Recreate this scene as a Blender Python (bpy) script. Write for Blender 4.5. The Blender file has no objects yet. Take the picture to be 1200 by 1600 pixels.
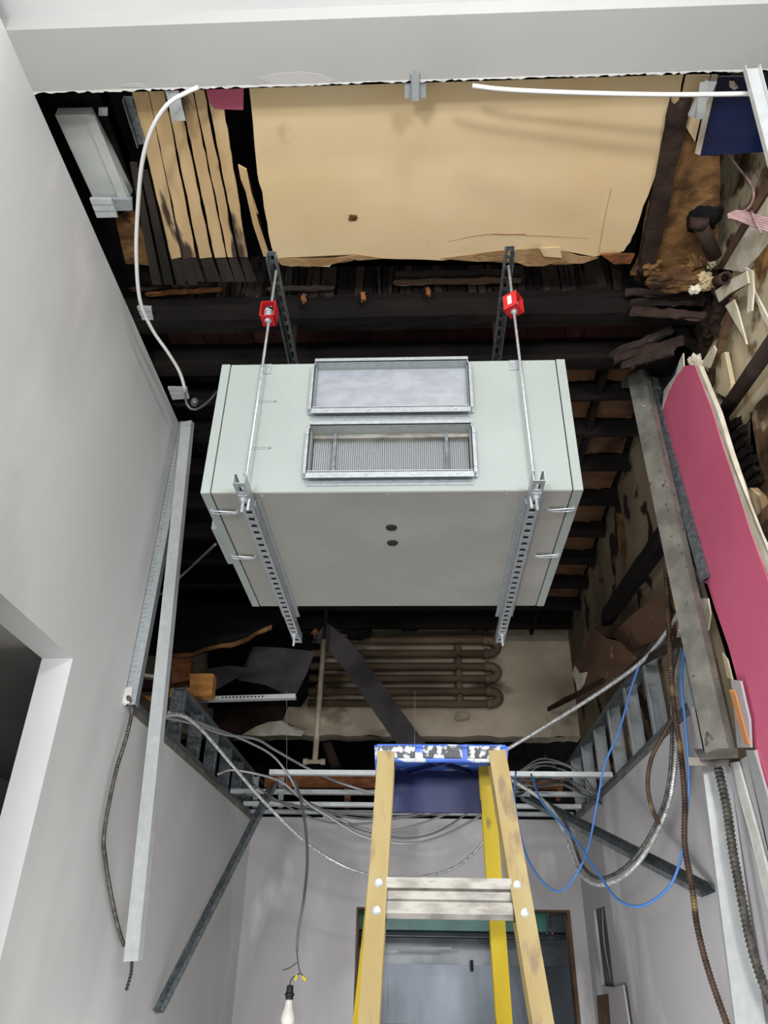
import bpy, bmesh, math, random
from mathutils import Vector, Matrix, noise as mnoise
from math import sin, cos, pi, radians
S = bpy.context.scene
COL = S.collection
rnd = random.Random(7)
V = Vector
# ------------------------------------------------------------------ camera
F, PITCH, YAW, ROLL = 1177.6, .5456, .0501, .0189
f0 = V((-sin(YAW), cos(YAW), 0)); r0 = V((cos(YAW), sin(YAW), 0)); u0 = V((0, 0, 1))
FW = f0*cos(PITCH) + u0*sin(PITCH); UU = -f0*sin(PITCH) + u0*cos(PITCH)
RR = r0*cos(ROLL) + UU*sin(ROLL); UU = -r0*sin(ROLL) + UU*cos(ROLL)
EYE = V((0, 0, 1.65))
cd = bpy.data.cameras.new('camera'); cam = bpy.data.objects.new('camera', cd); COL.objects.link(cam)
cd.sensor_fit = 'VERTICAL'; cd.sensor_height = 36; cd.lens = F/1600*36; cd.clip_start = .02
cam.matrix_world = Matrix(((RR.x, UU.x, -FW.x, 0), (RR.y, UU.y, -FW.y, 0), (RR.z, UU.z, -FW.z, EYE.z), (0, 0, 0, 1)))
S.camera = cam
# ------------------------------------------------------------------ light
S.view_settings.view_transform = 'Standard'; S.view_settings.look = 'None'
S.view_settings.gamma = 1; S.view_settings.use_curve_mapping = False
S.view_settings.exposure = 0.0
w = bpy.data.worlds.new('world'); S.world = w; w.use_nodes = True
w.node_tree.nodes['Background'].inputs[0].default_value = (.93, .97, 1, 1)
w.node_tree.nodes['Background'].inputs[1].default_value = .68
def area(name, loc, aim, sx, sy, power, col=(1, .97, .93)):
    l = bpy.data.lights.new(name, 'AREA'); l.shape = 'RECTANGLE'; l.size = sx; l.size_y = sy; l.energy = power; l.color = col
    o = bpy.data.objects.new(name, l); COL.objects.link(o); o.location = loc
    o.rotation_euler = (V(aim)-V(loc)).to_track_quat('-Z', 'Y').to_euler()
area('work_light', (.4, -1.3, 3.78), (0, 3, 4.3), .6, .16, 56)
area('fill_light', (1.5, -2.6, 2.3), (-1.5, 2.6, 3.3), .9, .3, 115, (.98, .98, 1))  # unseen fill lamp, added to brighten the left wall
area('fill_light', (-1.2, -2.2, 2.0), (1.4, 3.0, 3.3), .9, .3, 140, (.98, .98, 1))  # added fill from the left for the magenta panel, out of view
area('floor_fill_light', (-.1, 2.9, .45), (.4, 7.2, 2.7), 1.2, .6, 13, (.98, .98, 1))  # invented lamp below the view, lifts the back and end walls
area('floor_fill_light', (-.9, 3.0, .5), (1.3, 5.0, 2.2), .8, .5, 21, (.98, .98, 1))  # added low fill aimed at the right wall
area('floor_fill_light', (.9, 2.6, .5), (-1.4, 4.6, 2.0), .8, .5, 7, (.98, .98, 1))  # added low fill aimed at the lower left wall
area('kitchen_fill_light', (.7, 7.7, 2.6), (.5, 8.2, 0), 1.2, .3, 9, (.9, .96, 1))  # unseen lamp put in to brighten the stainless steel

# ------------------------------------------------------------------ helpers
def P(u, v, x=None, y=None, z=None):
    d = F*FW + (u-600)*RR + (800-v)*UU
    t = x/d.x if x is not None else y/d.y if y is not None else (z-EYE.z)/d.z
    return EYE + d*t
def lin(h):
    h = h.lstrip('#'); c = [int(h[i:i+2], 16)/255 for i in (0, 2, 4)]
    return tuple(a/12.92 if a <= .04045 else ((a+.055)/1.055)**2.4 for a in c) + (1,)
def mat(name, c1, c2=None, scale=4, lo=.4, hi=.6, rough=.7, metal=0, bump=0, bscale=60, stretch=(1, 1, 1), detail=5, c3=None, s3=3, lo3=.6, hi3=.7, vor=False, spec=.5):
    m = bpy.data.materials.new(name); m.use_nodes = True; n = m.node_tree.nodes; L = m.node_tree.links
    b = n['Principled BSDF']; b.inputs['Roughness'].default_value = rough; b.inputs['Metallic'].default_value = metal
    b.inputs['Specular IOR Level'].default_value = spec
    tc = n.new('ShaderNodeNewGeometry'); mp = n.new('ShaderNodeMapping'); L.new(tc.outputs['Position'], mp.inputs[0]); mp.inputs['Scale'].default_value = stretch
    def nz(sc, d=detail):
        t = n.new('ShaderNodeTexNoise'); t.inputs['Scale'].default_value = sc; t.inputs['Detail'].default_value = d; L.new(mp.outputs[0], t.inputs[0]); return t.outputs[0]
    def ramp(src, lo, hi):
        r = n.new('ShaderNodeMapRange'); r.inputs[1].default_value = lo; r.inputs[2].default_value = hi; L.new(src, r.inputs[0]); return r.outputs[0]
    def mix(fac, a, bb):
        x = n.new('ShaderNodeMix'); x.data_type = 'RGBA'; L.new(fac, x.inputs[0])
        for k, q in ((6, a), (7, bb)):
            if isinstance(q, tuple): x.inputs[k].default_value = q
            else: L.new(q, x.inputs[k])
        return x.outputs[2]
    if c2:
        if vor:
            t = n.new('ShaderNodeTexVoronoi'); t.inputs['Scale'].default_value = scale; L.new(mp.outputs[0], t.inputs[0])
            sp = n.new('ShaderNodeSeparateColor'); L.new(t.outputs['Color'], sp.inputs[0]); src = sp.outputs[0]
        else: src = nz(scale)
        o = mix(ramp(src, lo, hi), lin(c1), lin(c2))
        if c3: o = mix(ramp(nz(s3, 8), lo3, hi3), o, lin(c3))
        L.new(o, b.inputs['Base Color'])
    else: b.inputs['Base Color'].default_value = lin(c1)
    if bump:
        bp = n.new('ShaderNodeBump'); bp.inputs['Strength'].default_value = bump; bp.inputs['Distance'].default_value = .01
        L.new(nz(bscale, 6), bp.inputs['Height']); L.new(bp.outputs[0], b.inputs['Normal'])
    return m
M = dict(
 drywall=mat('painted_drywall', '#c9cac9', '#c2c1c2', 1.5, .35, .65, .75, bump=.12, bscale=9, c3='#b3b0b0', s3=2.2, lo3=.63, hi3=.72),
 skim=mat('skim_coated_drywall', '#d5d7d6', '#c8c9c8', 1.1, .45, .56, .75, bump=.1, bscale=8, c3='#d6d5d4', s3=1.7, lo3=.56, hi3=.62, stretch=(1, 1, .45)),
 skimr=mat('lilac_grey_drywall', '#c6c4c5', '#b2afb1', 1.2, .46, .55, .75, bump=.1, bscale=8, c3='#d8d7d7', s3=1.4, lo3=.55, hi3=.62, stretch=(1, 1, .4)),
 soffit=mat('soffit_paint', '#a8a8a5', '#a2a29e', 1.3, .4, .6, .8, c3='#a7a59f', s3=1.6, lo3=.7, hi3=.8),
 white=mat('white_plaster', '#d8d8d4', '#c8c8c2', 14, .4, .6, .8, bump=.3, bscale=50),
 concrete=mat('dusty_floor', '#b5b2ac', '#a3a09a', 3, rough=.9),
 casing=mat('powder_coated_casing', '#9aa29e', '#959d99', 3, rough=.45, bump=.03, bscale=200),
 casing_u=mat('casing_base_sheet', '#9d9d96', '#94948d', 2.5, rough=.5),
 galv=mat('galvanized_steel', '#aeb4b6', '#a1a7aa', 80, .1, .9, .45, .45, bump=.05, bscale=20, vor=True),
 galvd=mat('dull_galvanized_steel', '#7c8386', '#5e6568', 60, .2, .9, .5, .5, bump=.08, bscale=15, vor=True),
 galvl=mat('bright_galvanized_steel', '#d2d6d6', '#b6bbbc', 25, .1, .9, .4, .4, bump=.15, bscale=12),
 zinc=mat('zinc_plated_steel', '#ccd2d6', '#b2b9bd', 60, rough=.3, metal=.5),
 olive=mat('scuffed_steel', '#8b8a80', '#6e6d66', 9, .35, .6, .6, .3, bump=.1, c3='#4f4a44', s3=25, lo3=.64, hi3=.7),
 black=mat('soot_shade_black', '#121213', '#1c1a1a', 9, rough=.95, bump=.5, bscale=15, spec=.1),  # soot, and also the void shell, coloured black to keep it in shade
 char=mat('charred_timber', '#131110', '#1d1917', 8, .35, .65, .9, bump=.7, bscale=22, stretch=(.25, 1, 1), spec=.15),
 charp=mat('charred_plank', '#241f1d', '#3d332e', 9, .35, .65, .9, bump=.7, bscale=30, stretch=(.2, 1, 1), spec=.2),
 redwood=mat('dark_red_board', '#3b2320', '#2a1a19', 6, .4, .6, .85, bump=.3, stretch=(1, .3, 1), c3='#57352a', s3=5, spec=.2),
 lath=mat('pale_lath', '#ceb184', '#b3956a', 7, .35, .65, .85, bump=.3, bscale=40, stretch=(1, .25, 1), c3='#3f3326', s3=9, lo3=.62, hi3=.68),
 lathd=mat('sooty_lath', '#3a342d', '#25221f', 7, .35, .65, .9, bump=.3, bscale=40, stretch=(1, .25, 1), c3='#6d5a40', s3=5, lo3=.62, hi3=.7, spec=.2),
 beige=mat('tan_plaster_board', '#e2caa0', '#d9bf92', 2.2, .35, .65, .8, bump=.18, bscale=7, c3='#b89c70', s3=3.1, lo3=.64, hi3=.74),
 beiged=mat('torn_tan_paper', '#b3946a', '#94754c', 9, .35, .6, .85, bump=.4),
 cream=mat('cream_plaster', '#d8ccae', '#c3b08a', 4, .35, .65, .85, bump=.4, bscale=16, c3='#7d6547', s3=5.5, lo3=.55, hi3=.63),
 creamw=mat('white_plaster_scrap', '#dcd6c6', '#c6bda6', 9, rough=.85, bump=.4, bscale=30),
 rust=mat('rusty_plaster', '#86653f', '#553d28', 9, .4, .6, .9, bump=1, bscale=22, c3='#2a2019', s3=7, lo3=.58, hi3=.68, spec=.2),
 mottled=mat('mottled_old_wall', '#66513a', '#3a2d22', 7, .4, .6, .9, bump=1, bscale=20, c3='#b3a587', s3=5.0, lo3=.5, hi3=.56, spec=.2),
 oldwall=mat('stained_plaster_wall', '#8d7f68', '#665a4a', 1.8, .35, .65, .9, bump=.5, bscale=14, c3='#2a2018', s3=3.3, lo3=.57, hi3=.6, spec=.2),
 endwall=mat('sooty_grey_plaster', '#c2b6a0', '#978b79', 1.3, .35, .65, .9, bump=.4, bscale=12, c3='#3c352e', s3=1.6, lo3=.56, hi3=.7, stretch=(1, 1, 1.6), spec=.2),
 brownbd=mat('brown_board', '#5f4330', '#523828', 3, rough=.85, c3='#8a6b45', s3=12, lo3=.66, hi3=.7, bump=.3),
 timber=mat('brown_timber', '#6e543d', '#4b3829', 7, .35, .65, .85, bump=.5, bscale=30, stretch=(.3, 1, 1)),
 timberd=mat('dark_brown_timber', '#40312a', '#2b211d', 7, .35, .65, .85, bump=.5, bscale=30, spec=.2),
 block=mat('fresh_cut_wood', '#c08a48', '#9a652f', 5, .35, .65, .8, bump=.3, stretch=(1, 1, 4)),
 blockd=mat('rotten_wood_block', '#8b5429', '#5a3418', 9, .35, .65, .85, bump=.7, stretch=(1, 1, 3)),
 felt=mat('black_felt', '#494648', '#363334', 4, rough=.75, spec=.3),
 paper=mat('brown_kraft_paper', '#96704f', '#775740', 4, .35, .65, .8, bump=1.0, bscale=6, c3='#3a261a', s3=3, lo3=.6, hi3=.72),
 magenta=mat('magenta_paint', '#dc6c8c', '#d46485', 2, rough=.6, bump=.08, bscale=12, c3='#b65579', s3=18, lo3=.7, hi3=.74),
 navy=mat('navy_paint', '#15244f', '#101c40', 4, rough=.3),
 pink=mat('pink_paper', '#b5566f', rough=.8),
 whitep=mat('white_plastic', '#dadad6', rough=.4),
 whitem=mat('white_enamel', '#c9cdc6', '#b9beb6', 4, rough=.45),
 greyc=mat('grey_cable_sheath', '#6e7072', rough=.4, metal=.3),
 lgrey=mat('light_grey_cable', '#9b9d9f', rough=.4, metal=.3),
 dgrey=mat('dark_cable', '#2d2f31', rough=.5),
 flex=mat('bright_flex_conduit', '#c6c8c6', '#a3a5a3', 50, rough=.35, metal=.5),
 flexd=mat('dull_flex_conduit', '#6a6762', '#4c4945', 30, rough=.5, metal=.6),
 rusty=mat('rusty_flex_conduit', '#594639', '#3a2d26', 14, .4, .6, .65, .4, c3='#8a7650', s3=6, lo3=.6, hi3=.66),
 blue=mat('blue_cable', '#4a7fc4', rough=.45),
 pinkc=mat('dusty_pink_cable', '#b59492', '#98797a', 20, rough=.6),
 yellow=mat('yellow_fibreglass', '#a1905f', '#937d45', 9, .35, .65, .5, stretch=(1, 1, .25), c3='#7c6647', s3=26, lo3=.55, hi3=.66, bump=.08),
 yellowb=mat('bright_yellow_fibreglass', '#c0a822', '#b39818', 5, rough=.45, c3='#6a5c2a', s3=14, lo3=.64, hi3=.7, stretch=(1, 1, .4)),
 bluep=mat('blue_moulded_plastic', '#3c64c0', '#2f55ae', 6, rough=.45, c3='#b8bcc2', s3=22, lo3=.58, hi3=.64),
 blued=mat('dark_blue_plastic', '#1b2764', '#151f50', 4, rough=.5, c3='#3d4468', s3=12, lo3=.6, hi3=.7),
 capblk=mat('paint_splattered_black', '#3a4048', '#2a2d31', 20, rough=.5, c3='#c4c8ca', s3=60, lo3=.5, hi3=.56),
 alu=mat('dirty_aluminium', '#9a978f', '#7a766f', 14, .4, .6, .5, .35, stretch=(1, 1, 3), c3='#6a635b', s3=20, lo3=.63, hi3=.7),
 red=mat('red_enamel', '#c4262b', rough=.4),
 rubber=mat('black_rubber', '#17181a', rough=.6),
 foil=mat('dusty_foil_filter', '#a3a7ae', '#969aa1', 12, rough=.45, metal=.4, bump=.25, bscale=160, stretch=(1, 1, 2)),
 pleat=mat('pleated_metal_fins', '#e2e4e5', rough=.4, metal=.1),
 dpleat=mat('fin_backing', '#6b6f74', rough=.6, metal=.3),
 steel=mat('stainless_steel', '#666b71', '#44494e', 2.2, .3, .7, .3, .8, bump=.8, bscale=1.6, stretch=(1, 1, .35)),
 steeld=mat('dull_stainless_steel', '#6a6d70', '#505356', 3, rough=.35, metal=.9),
 teal=mat('teal_protective_film', '#2f7a6c', '#24665b', 5, rough=.35, bump=.2, bscale=10),
 pipe=mat('dusty_brown_pipe', '#75634e', '#4f4337', 4, .35, .65, .7, .1, bump=.2, bscale=30, stretch=(.4, 1, 1), spec=.3),
 pipec=mat('cream_pipe', '#a99e8a', '#8c806c', 8, rough=.7, bump=.2),
 bulb=mat('frosted_bulb', '#e2e0da', rough=.35),
 yclip=mat('yellow_wire_nut', '#d4c23a', rough=.5),
 copper=mat('orange_plastic_strip', '#c98a55', rough=.5),
 smear=mat('filler_smear', '#b0aeab', rough=.85), tan=mat('tan_smear', '#a8835a', rough=.8), ink=mat('grey_ink', '#6d7472', rough=.6),
 greyroom=mat('side_room_paint', '#a8a6a4', '#9b9998', 1, rough=.9),
)
W0 = {}
def wo(o): return W0.get(o.name, V((0, 0, 0)))
def fin(bm, name, m, parent=None, smooth=False, label=None, cat=None, group=None, kind=None, bevel=0):
    bmesh.ops.recalc_face_normals(bm, faces=bm.faces)
    if not len(bm.verts): raise Exception(name)
    lo = V((min(v.co[i] for v in bm.verts) for i in range(3))); hi = V((max(v.co[i] for v in bm.verts) for i in range(3)))
    org = V(((lo.x+hi.x)/2, (lo.y+hi.y)/2, lo.z))
    bmesh.ops.translate(bm, verts=bm.verts, vec=-org)
    me = bpy.data.meshes.new(name); bm.to_mesh(me); bm.free()
    o = bpy.data.objects.new(name, me); COL.objects.link(o)
    for mm in (m if isinstance(m, (list, tuple)) else [m]): me.materials.append(M[mm])
    if smooth:
        for p in me.polygons: p.use_smooth = True
    W0[o.name] = org
    o.location = org
    if parent: o.parent = parent; o.location = org - wo(parent)
    if bevel:
        b = o.modifiers.new('bevel', 'BEVEL'); b.width = bevel; b.segments = 2; b.limit_method = 'ANGLE'
    if label: o['label'] = label
    if cat: o['category'] = cat
    if group: o['group'] = group
    if kind: o['kind'] = kind
    return o
def thing(name, loc, label, cat, group=None):
    o = bpy.data.objects.new(name, None); COL.objects.link(o); o.location = loc; o.empty_display_size = .05
    W0[o.name] = V(loc); o['label'] = label; o['category'] = cat
    if group: o['group'] = group
    return o
B = bmesh.new
def box(bm, a, b):
    x0, x1 = sorted((a[0], b[0])); y0, y1 = sorted((a[1], b[1])); z0, z1 = sorted((a[2], b[2]))
    vs = [bm.verts.new(c) for c in ((x0,y0,z0),(x1,y0,z0),(x1,y1,z0),(x0,y1,z0),(x0,y0,z1),(x1,y0,z1),(x1,y1,z1),(x0,y1,z1))]
    for q in ((0,3,2,1),(4,5,6,7),(0,1,5,4),(1,2,6,5),(2,3,7,6),(3,0,4,7)): bm.faces.new([vs[i] for i in q])
    return bm
def frame(p, q, up):
    d = (V(q)-V(p)).normalized(); up = V(up); s = d.cross(up)
    if s.length < 1e-4: s = d.cross(V((1, 0, 0)))
    s.normalize(); u = s.cross(d).normalized(); return d, s, u
def prof(bm, pts, p, q, up=(0, 0, 1)):
    """extrude a closed 2-D profile (side, up) from p to q"""
    d, s, u = frame(p, q, up)
    A = [bm.verts.new(V(p)+s*a+u*b) for a, b in pts]; C = [bm.verts.new(V(q)+s*a+u*b) for a, b in pts]
    n = len(pts)
    for i in range(n): bm.faces.new((A[i], A[(i+1) % n], C[(i+1) % n], C[i]))
    bm.faces.new(A[::-1]); bm.faces.new(C); return bm
def beam(bm, p, q, w, h, up=(0, 0, 1)):
    return prof(bm, [(-w/2, -h/2), (w/2, -h/2), (w/2, h/2), (-w/2, h/2)], p, q, up)
def rough_beam(bm, p, q, w, h, up=(0, 0, 1), n=10, j=.12, seed=0):
    """hewn / split timber with irregular section and ragged ends"""
    r = random.Random(seed); d, s, u = frame(p, q, up); p = V(p); q = V(q); rings = []
    for i in range(n+1):
        t = i/n; c = p.lerp(q, t); k = []
        for a, b in ((-.5, -.5), (0, -.52), (.5, -.5), (.52, 0), (.5, .5), (0, .5), (-.5, .5), (-.52, 0)):
            e = d*(r.uniform(-1, 1)*w*.6 if i in (0, n) else 0)
            k.append(bm.verts.new(c+s*w*(a+r.uniform(-j, j))+u*h*(b+r.uniform(-j, j))+e))
        rings.append(k)
    for a, b in zip(rings, rings[1:]):
        for i in range(8): bm.faces.new((a[i], a[(i+1) % 8], b[(i+1) % 8], b[i]))
    bm.faces.new(rings[0][::-1]); bm.faces.new(rings[-1]); return bm
def chan(bm, p, q, w, h, t=.003, up=(0, 0, 1), lip=0):
    """C channel: web at -up side, legs towards +up"""
    a = w/2
    if lip: pts = [(-a, 0), (a, 0), (a, h), (a-lip, h), (a-lip, h-t), (a-t, h-t), (a-t, t), (-a+t, t), (-a+t, h-t), (-a+lip, h-t), (-a+lip, h), (-a, h)]
    else: pts = [(-a, 0), (a, 0), (a, h), (a-t, h), (a-t, t), (-a+t, t), (-a+t, h), (-a, h)]
    return prof(bm, pts, p, q, up)
def cyl(bm, p, q, r, r2=None, n=16, caps=True):
    d, s, u = frame(p, q, (0, 0, 1)); r2 = r if r2 is None else r2
    A = [bm.verts.new(V(p)+(s*cos(2*pi*i/n)+u*sin(2*pi*i/n))*r) for i in range(n)]
    C = [bm.verts.new(V(q)+(s*cos(2*pi*i/n)+u*sin(2*pi*i/n))*r2) for i in range(n)]
    for i in range(n): bm.faces.new((A[i], A[(i+1) % n], C[(i+1) % n], C[i]))
    if caps: bm.faces.new(A[::-1]); bm.faces.new(C)
    return bm
def crom(pts, step):
    pts = [V(p) for p in pts]; out = []
    E = [pts[0]*2-pts[1]] + pts + [pts[-1]*2-pts[-2]]
    for i in range(1, len(E)-2):
        a, b, c, d = E[i-1:i+3]; n = max(2, int((c-b).length/step))
        for k in range(n):
            t = k/n
            out.append(.5*((2*b)+(c-a)*t+(2*a-5*b+4*c-d)*t*t+(-a+3*b-3*c+d)*t**3))
    out.append(pts[-1]); return out
def tube(bm, pts, r, n=8, step=.03, rib=0, ribpitch=.009):
    pth = crom(pts, ribpitch/2 if rib else step); N = len(pth); rings = []; s = None
    for i, c in enumerate(pth):
        d = (pth[min(i+1, N-1)]-pth[max(i-1, 0)])
        if d.length < 1e-7: d = V((0, 0, 1))
        d.normalize()
        if s is None: s = d.orthogonal()
        s = s - d*s.dot(d)
        if s.length < 1e-5: s = d.orthogonal()
        s.normalize(); u = d.cross(s)
        rr = r*(1+rib if i % 2 else 1-rib) if rib else r
        rings.append([bm.verts.new(c+(s*cos(2*pi*k/n)+u*sin(2*pi*k/n))*rr) for k in range(n)])
    for a, b in zip(rings, rings[1:]):
        for k in range(n): bm.faces.new((a[k], a[(k+1) % n], b[(k+1) % n], b[k]))
    bm.faces.new(rings[0][::-1]); bm.faces.new(rings[-1]); return bm
def poly(bm, pts, off):
    A = [bm.verts.new(p) for p in pts]; C = [bm.verts.new(V(p)+V(off)) for p in pts]; n = len(A)
    for i in range(n): bm.faces.new((A[i], A[(i+1) % n], C[(i+1) % n], C[i]))
    f = [bm.faces.new(A[::-1]), bm.faces.new(C)]
    bmesh.ops.triangulate(bm, faces=f, ngon_method='EAR_CLIP'); return bm
def jag(a, b, n, amp, axis, seed):
    r = random.Random(seed); a = V(a); b = V(b); d = (b-a).normalized(); x = V(axis)
    return [a.lerp(b, (i+(r.uniform(-.35, .35) if 0 < i < n else 0))/n) + x*(r.uniform(-amp, amp) if 0 < i < n else 0) for i in range(n+1)]
def lathe(bm, c, prof_, n=24, axis=(0, 0, 1)):
    d, s, u = frame((0, 0, 0), axis, (0, 1, 0)); R = []
    for r, h in prof_: R.append([bm.verts.new(V(c)+d*h+(s*cos(2*pi*i/n)+u*sin(2*pi*i/n))*max(r, 1e-4)) for i in range(n)])
    for a, b in zip(R, R[1:]):
        for i in range(n): bm.faces.new((a[i], a[(i+1) % n], b[(i+1) % n], b[i]))
    bm.faces.new(R[0][::-1]); bm.faces.new(R[-1]); return bm
def rock(bm, c, sz, seed, sub=3, amp=.35):
    k = bmesh.ops.create_icosphere(bm, subdivisions=sub, radius=1)['verts']
    for v in k:
        n = v.co.normalized(); a = 1+amp*mnoise.noise(n*1.7+V((seed*3.1, 0, 0)))+amp*.5*mnoise.noise(n*5+V((0, seed*2.3, 0)))
        m = max(abs(n.x), abs(n.y), abs(n.z)); b = .5+.5/m*.75
        v.co = V(c)+V((n.x*sz[0], n.y*sz[1], n.z*sz[2]))*a*b
    return bm
def struct(bm, name, m, bevel=0, parent=None): return fin(bm, name, m, parent, kind=None if parent else 'structure', bevel=bevel)
def rect_holes(bm, ax, lo, hi, t0, t1, holes):
    """wall slab with rectangular holes. ax = thickness axis (0 or 1); lo/hi = (a,z); holes = (a0,z0,a1,z1)"""
    As = sorted({lo[0], hi[0], *[h[0] for h in holes], *[h[2] for h in holes]}); Zs = sorted({lo[1], hi[1], *[h[1] for h in holes], *[h[3] for h in holes]})
    for a0, a1 in zip(As, As[1:]):
        for z0, z1 in zip(Zs, Zs[1:]):
            ca, cz = (a0+a1)/2, (z0+z1)/2
            if any(h[0] < ca < h[2] and h[1] < cz < h[3] for h in holes): continue
            if ax == 0: box(bm, (t0, a0, z0), (t1, a1, z1))
            else: box(bm, (a0, t0, z0), (a1, t1, z1))
    bmesh.ops.remove_doubles(bm, verts=bm.verts, dist=1e-5); 
    # drop interior faces shared twice
    seen = {}
    for f in list(bm.faces):
        k = frozenset(v.index for v in f.verts); 
    bm.verts.index_update()
    for f in list(bm.faces): seen.setdefault(frozenset(v.index for v in f.verts), []).append(f)
    for k in seen.values():
        if len(k) > 1: bmesh.ops.delete(bm, geom=k, context='FACES_ONLY')
    return bm

# ================================================================== SETTING
XL, XR, H1, H2, D, D1 = -1.414, 1.302, 2.746, 4.42, 6.79, 3.52
struct(box(B(), (-3.3, -3.2, -.1), (3, 9.7, 0)), 'floor', 'concrete')
# left wall: low band to the back, high part to D1, doorway
bm = rect_holes(B(), 0, (-3.0, 0), (D1, H2), XL-.13, XL, [(1.7, 0, 2.905, 2.722), (-3.0, H1, -2.9, H2)])
box(bm, (XL-.13, D1, 0), (XL, D, H1))
struct(bm, 'wall_left', 'skim')
# back wall with opening to kitchen
bm = rect_holes(B(), 1, (XL-.1, 0), (1.62, H1), D, D+.12, [(-.50, 0, 1.19, 2.075)])
struct(bm, 'wall_back', 'skimr')
# right wall with a cut slot for cables
bm = rect_holes(B(), 0, (3.62, 0), (D, H1), XR, XR+.02, [(6.02, 1.56, 6.42, 2.06)])
struct(bm, 'wall_right', 'skimr')
struct(box(B(), (XR+.004, 3.02, 0), (XR+.022, 3.60, 2.40)), 'wall_right_near', 'skimr')
# soffit (lowered ceiling border) with torn edge, beam face and the ceiling before it
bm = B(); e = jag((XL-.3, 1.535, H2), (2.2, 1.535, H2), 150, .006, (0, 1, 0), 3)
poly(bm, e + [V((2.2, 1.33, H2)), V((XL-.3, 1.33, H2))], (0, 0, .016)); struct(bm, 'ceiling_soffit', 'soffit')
bm = B(); e = jag((XL-.3, 1.536, H2), (2.2, 1.536, H2), 260, .005, (0, 1, 0), 5)
poly(bm, [p+V((0, 0, -.0012)) for p in e] + [V((2.2, 1.531, H2-.0012)), V((XL-.3, 1.531, H2-.0012))], (0, 0, .014)); struct(bm, 'trim_1', 'white')
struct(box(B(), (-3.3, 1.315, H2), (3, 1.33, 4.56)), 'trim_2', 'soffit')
struct(box(B(), (-3.3, -3.2, 4.50), (3, 1.315, 4.54)), 'ceiling_front', 'drywall')
sf = bpy.data.objects['ceiling_soffit']
for px in ([(402, 122), (430, 115), (470, 112), (500, 116), (524, 126), (505, 133), (430, 134)], [(188, 135), (200, 131), (222, 130), (230, 138)]): fin(poly(B(), [P(u, v, z=H2-.001) for u, v in px], (0, 0, .001)), 'filler_smear', 'smear', sf, label='darker filler smear')
# black boxes added to close the void against stray ambient light
struct(box(B(), (-3.3, 1.33, 4.62), (-1.25, 9.7, 4.70)), 'ceiling_left', 'black')
struct(box(B(), (-1.25, 2.74, 4.62), (1.7, 9.7, 4.70)), 'ceiling_deck', 'black')
struct(box(B(), (-1.31, 1.33, 4.6), (-1.25, 2.9, 5.3)), 'light_stop_left', 'black')  # added to stop world light leaking in behind the laths
struct(box(B(), (-1.25, 1.33, 5.3), (2.6, 2.86, 5.36)), 'light_stop_top', 'black')
struct(box(B(), (-1.25, 2.8, 4.66), (2.6, 2.86, 5.3)), 'light_stop_back', 'black')
struct(box(B(), (-3.38, -3.2, 0), (-3.3, 9.7, 4.7)), 'light_stop_side', 'black')  # unseen outer side, put in so the void stays dark
struct(box(B(), (-3.3, 9.7, 0), (3, 9.78, 4.7)), 'light_stop_far', 'black')  # added dark closure at the far end of the void
struct(box(B(), (-3.3, 1.0, 2.775), (XL-.14, 9.6, 2.83)), 'ceiling_side', 'greyroom')
struct(box(B(), (-3.0, .6, 0), (-2.95, 6, 2.77)), 'wall_side_room', 'greyroom')
# old side wall behind the new one
bm = B(); poly(bm, [V((1.39, 3.4, 0)), V((1.52, 7.2, 0)), V((1.7, 7.2, 0)), V((1.7, 3.4, 0))], (0, 0, 4.64)); struct(bm, 'wall_old_right', 'oldwall')
struct(box(B(), (1.5, 1.33, 0), (1.62, 3.4, 5.3)), 'wall_old_near', 'oldwall')
struct(box(B(), (1.5, .7, 0), (1.62, 1.33, 4.5)), 'wall_right_front', 'drywall')
bm = B(); e = jag((-3.2, 7.2, 3.545), (1.53, 7.2, 3.545), 60, .012, (0, 0, 1), 8)
poly(bm, e + [V((1.53, 7.2, 4.62)), V((-3.2, 7.2, 4.62))], (0, .2, 0)); struct(bm, 'wall_end', 'endwall')
# opening frame at back
bm = B()
for a, b in (((-.50, D-.004, 0), (-.485, D+.124, 2.075)), ((1.165, D-.008, 0), (1.19, D+.124, 2.075)), ((-.485, D-.004, 2.06), (1.165, D+.124, 2.075))): box(bm, a, b)
struct(bm, 'door_frame_1', 'timber')

# ================================================================== VENTILATION UNIT
ux, uy, uz, UW, UH, UD = -.7675, 2.2313, 3.09, 1.35, .605, .975
X1 = ux+UW; T = .034
unit = thing('ventilation_unit', (ux+UW/2, uy+UD/2, uz), 'large pale green-white box ventilation unit hanging on steel channels in the ceiling opening', 'ventilation unit')
ox0, ox1 = -.385, .198
O1 = (3.445, 3.672); O2 = (3.155, 3.362)      # z ranges of the two openings
bm = rect_holes(B(), 1, (ux+T+.004, uz+.002), (X1-T-.004, uz+UH), uy, uy+.09, [(ox0, O1[0], ox1, O1[1]), (ox0, O2[0], ox1, O2[1])])
box(bm, (ux+T+.004, uy+.09, uz+.002), (X1-T-.004, uy+UD, uz+UH))
fin(bm, 'casing', 'casing', unit)
fin(box(B(), (ux+T+.006, uy+.002, uz-.001), (X1-T-.006, uy+UD-.002, uz+.0015)), 'base_sheet', 'casing_u', unit, label='grey underside sheet')
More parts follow.
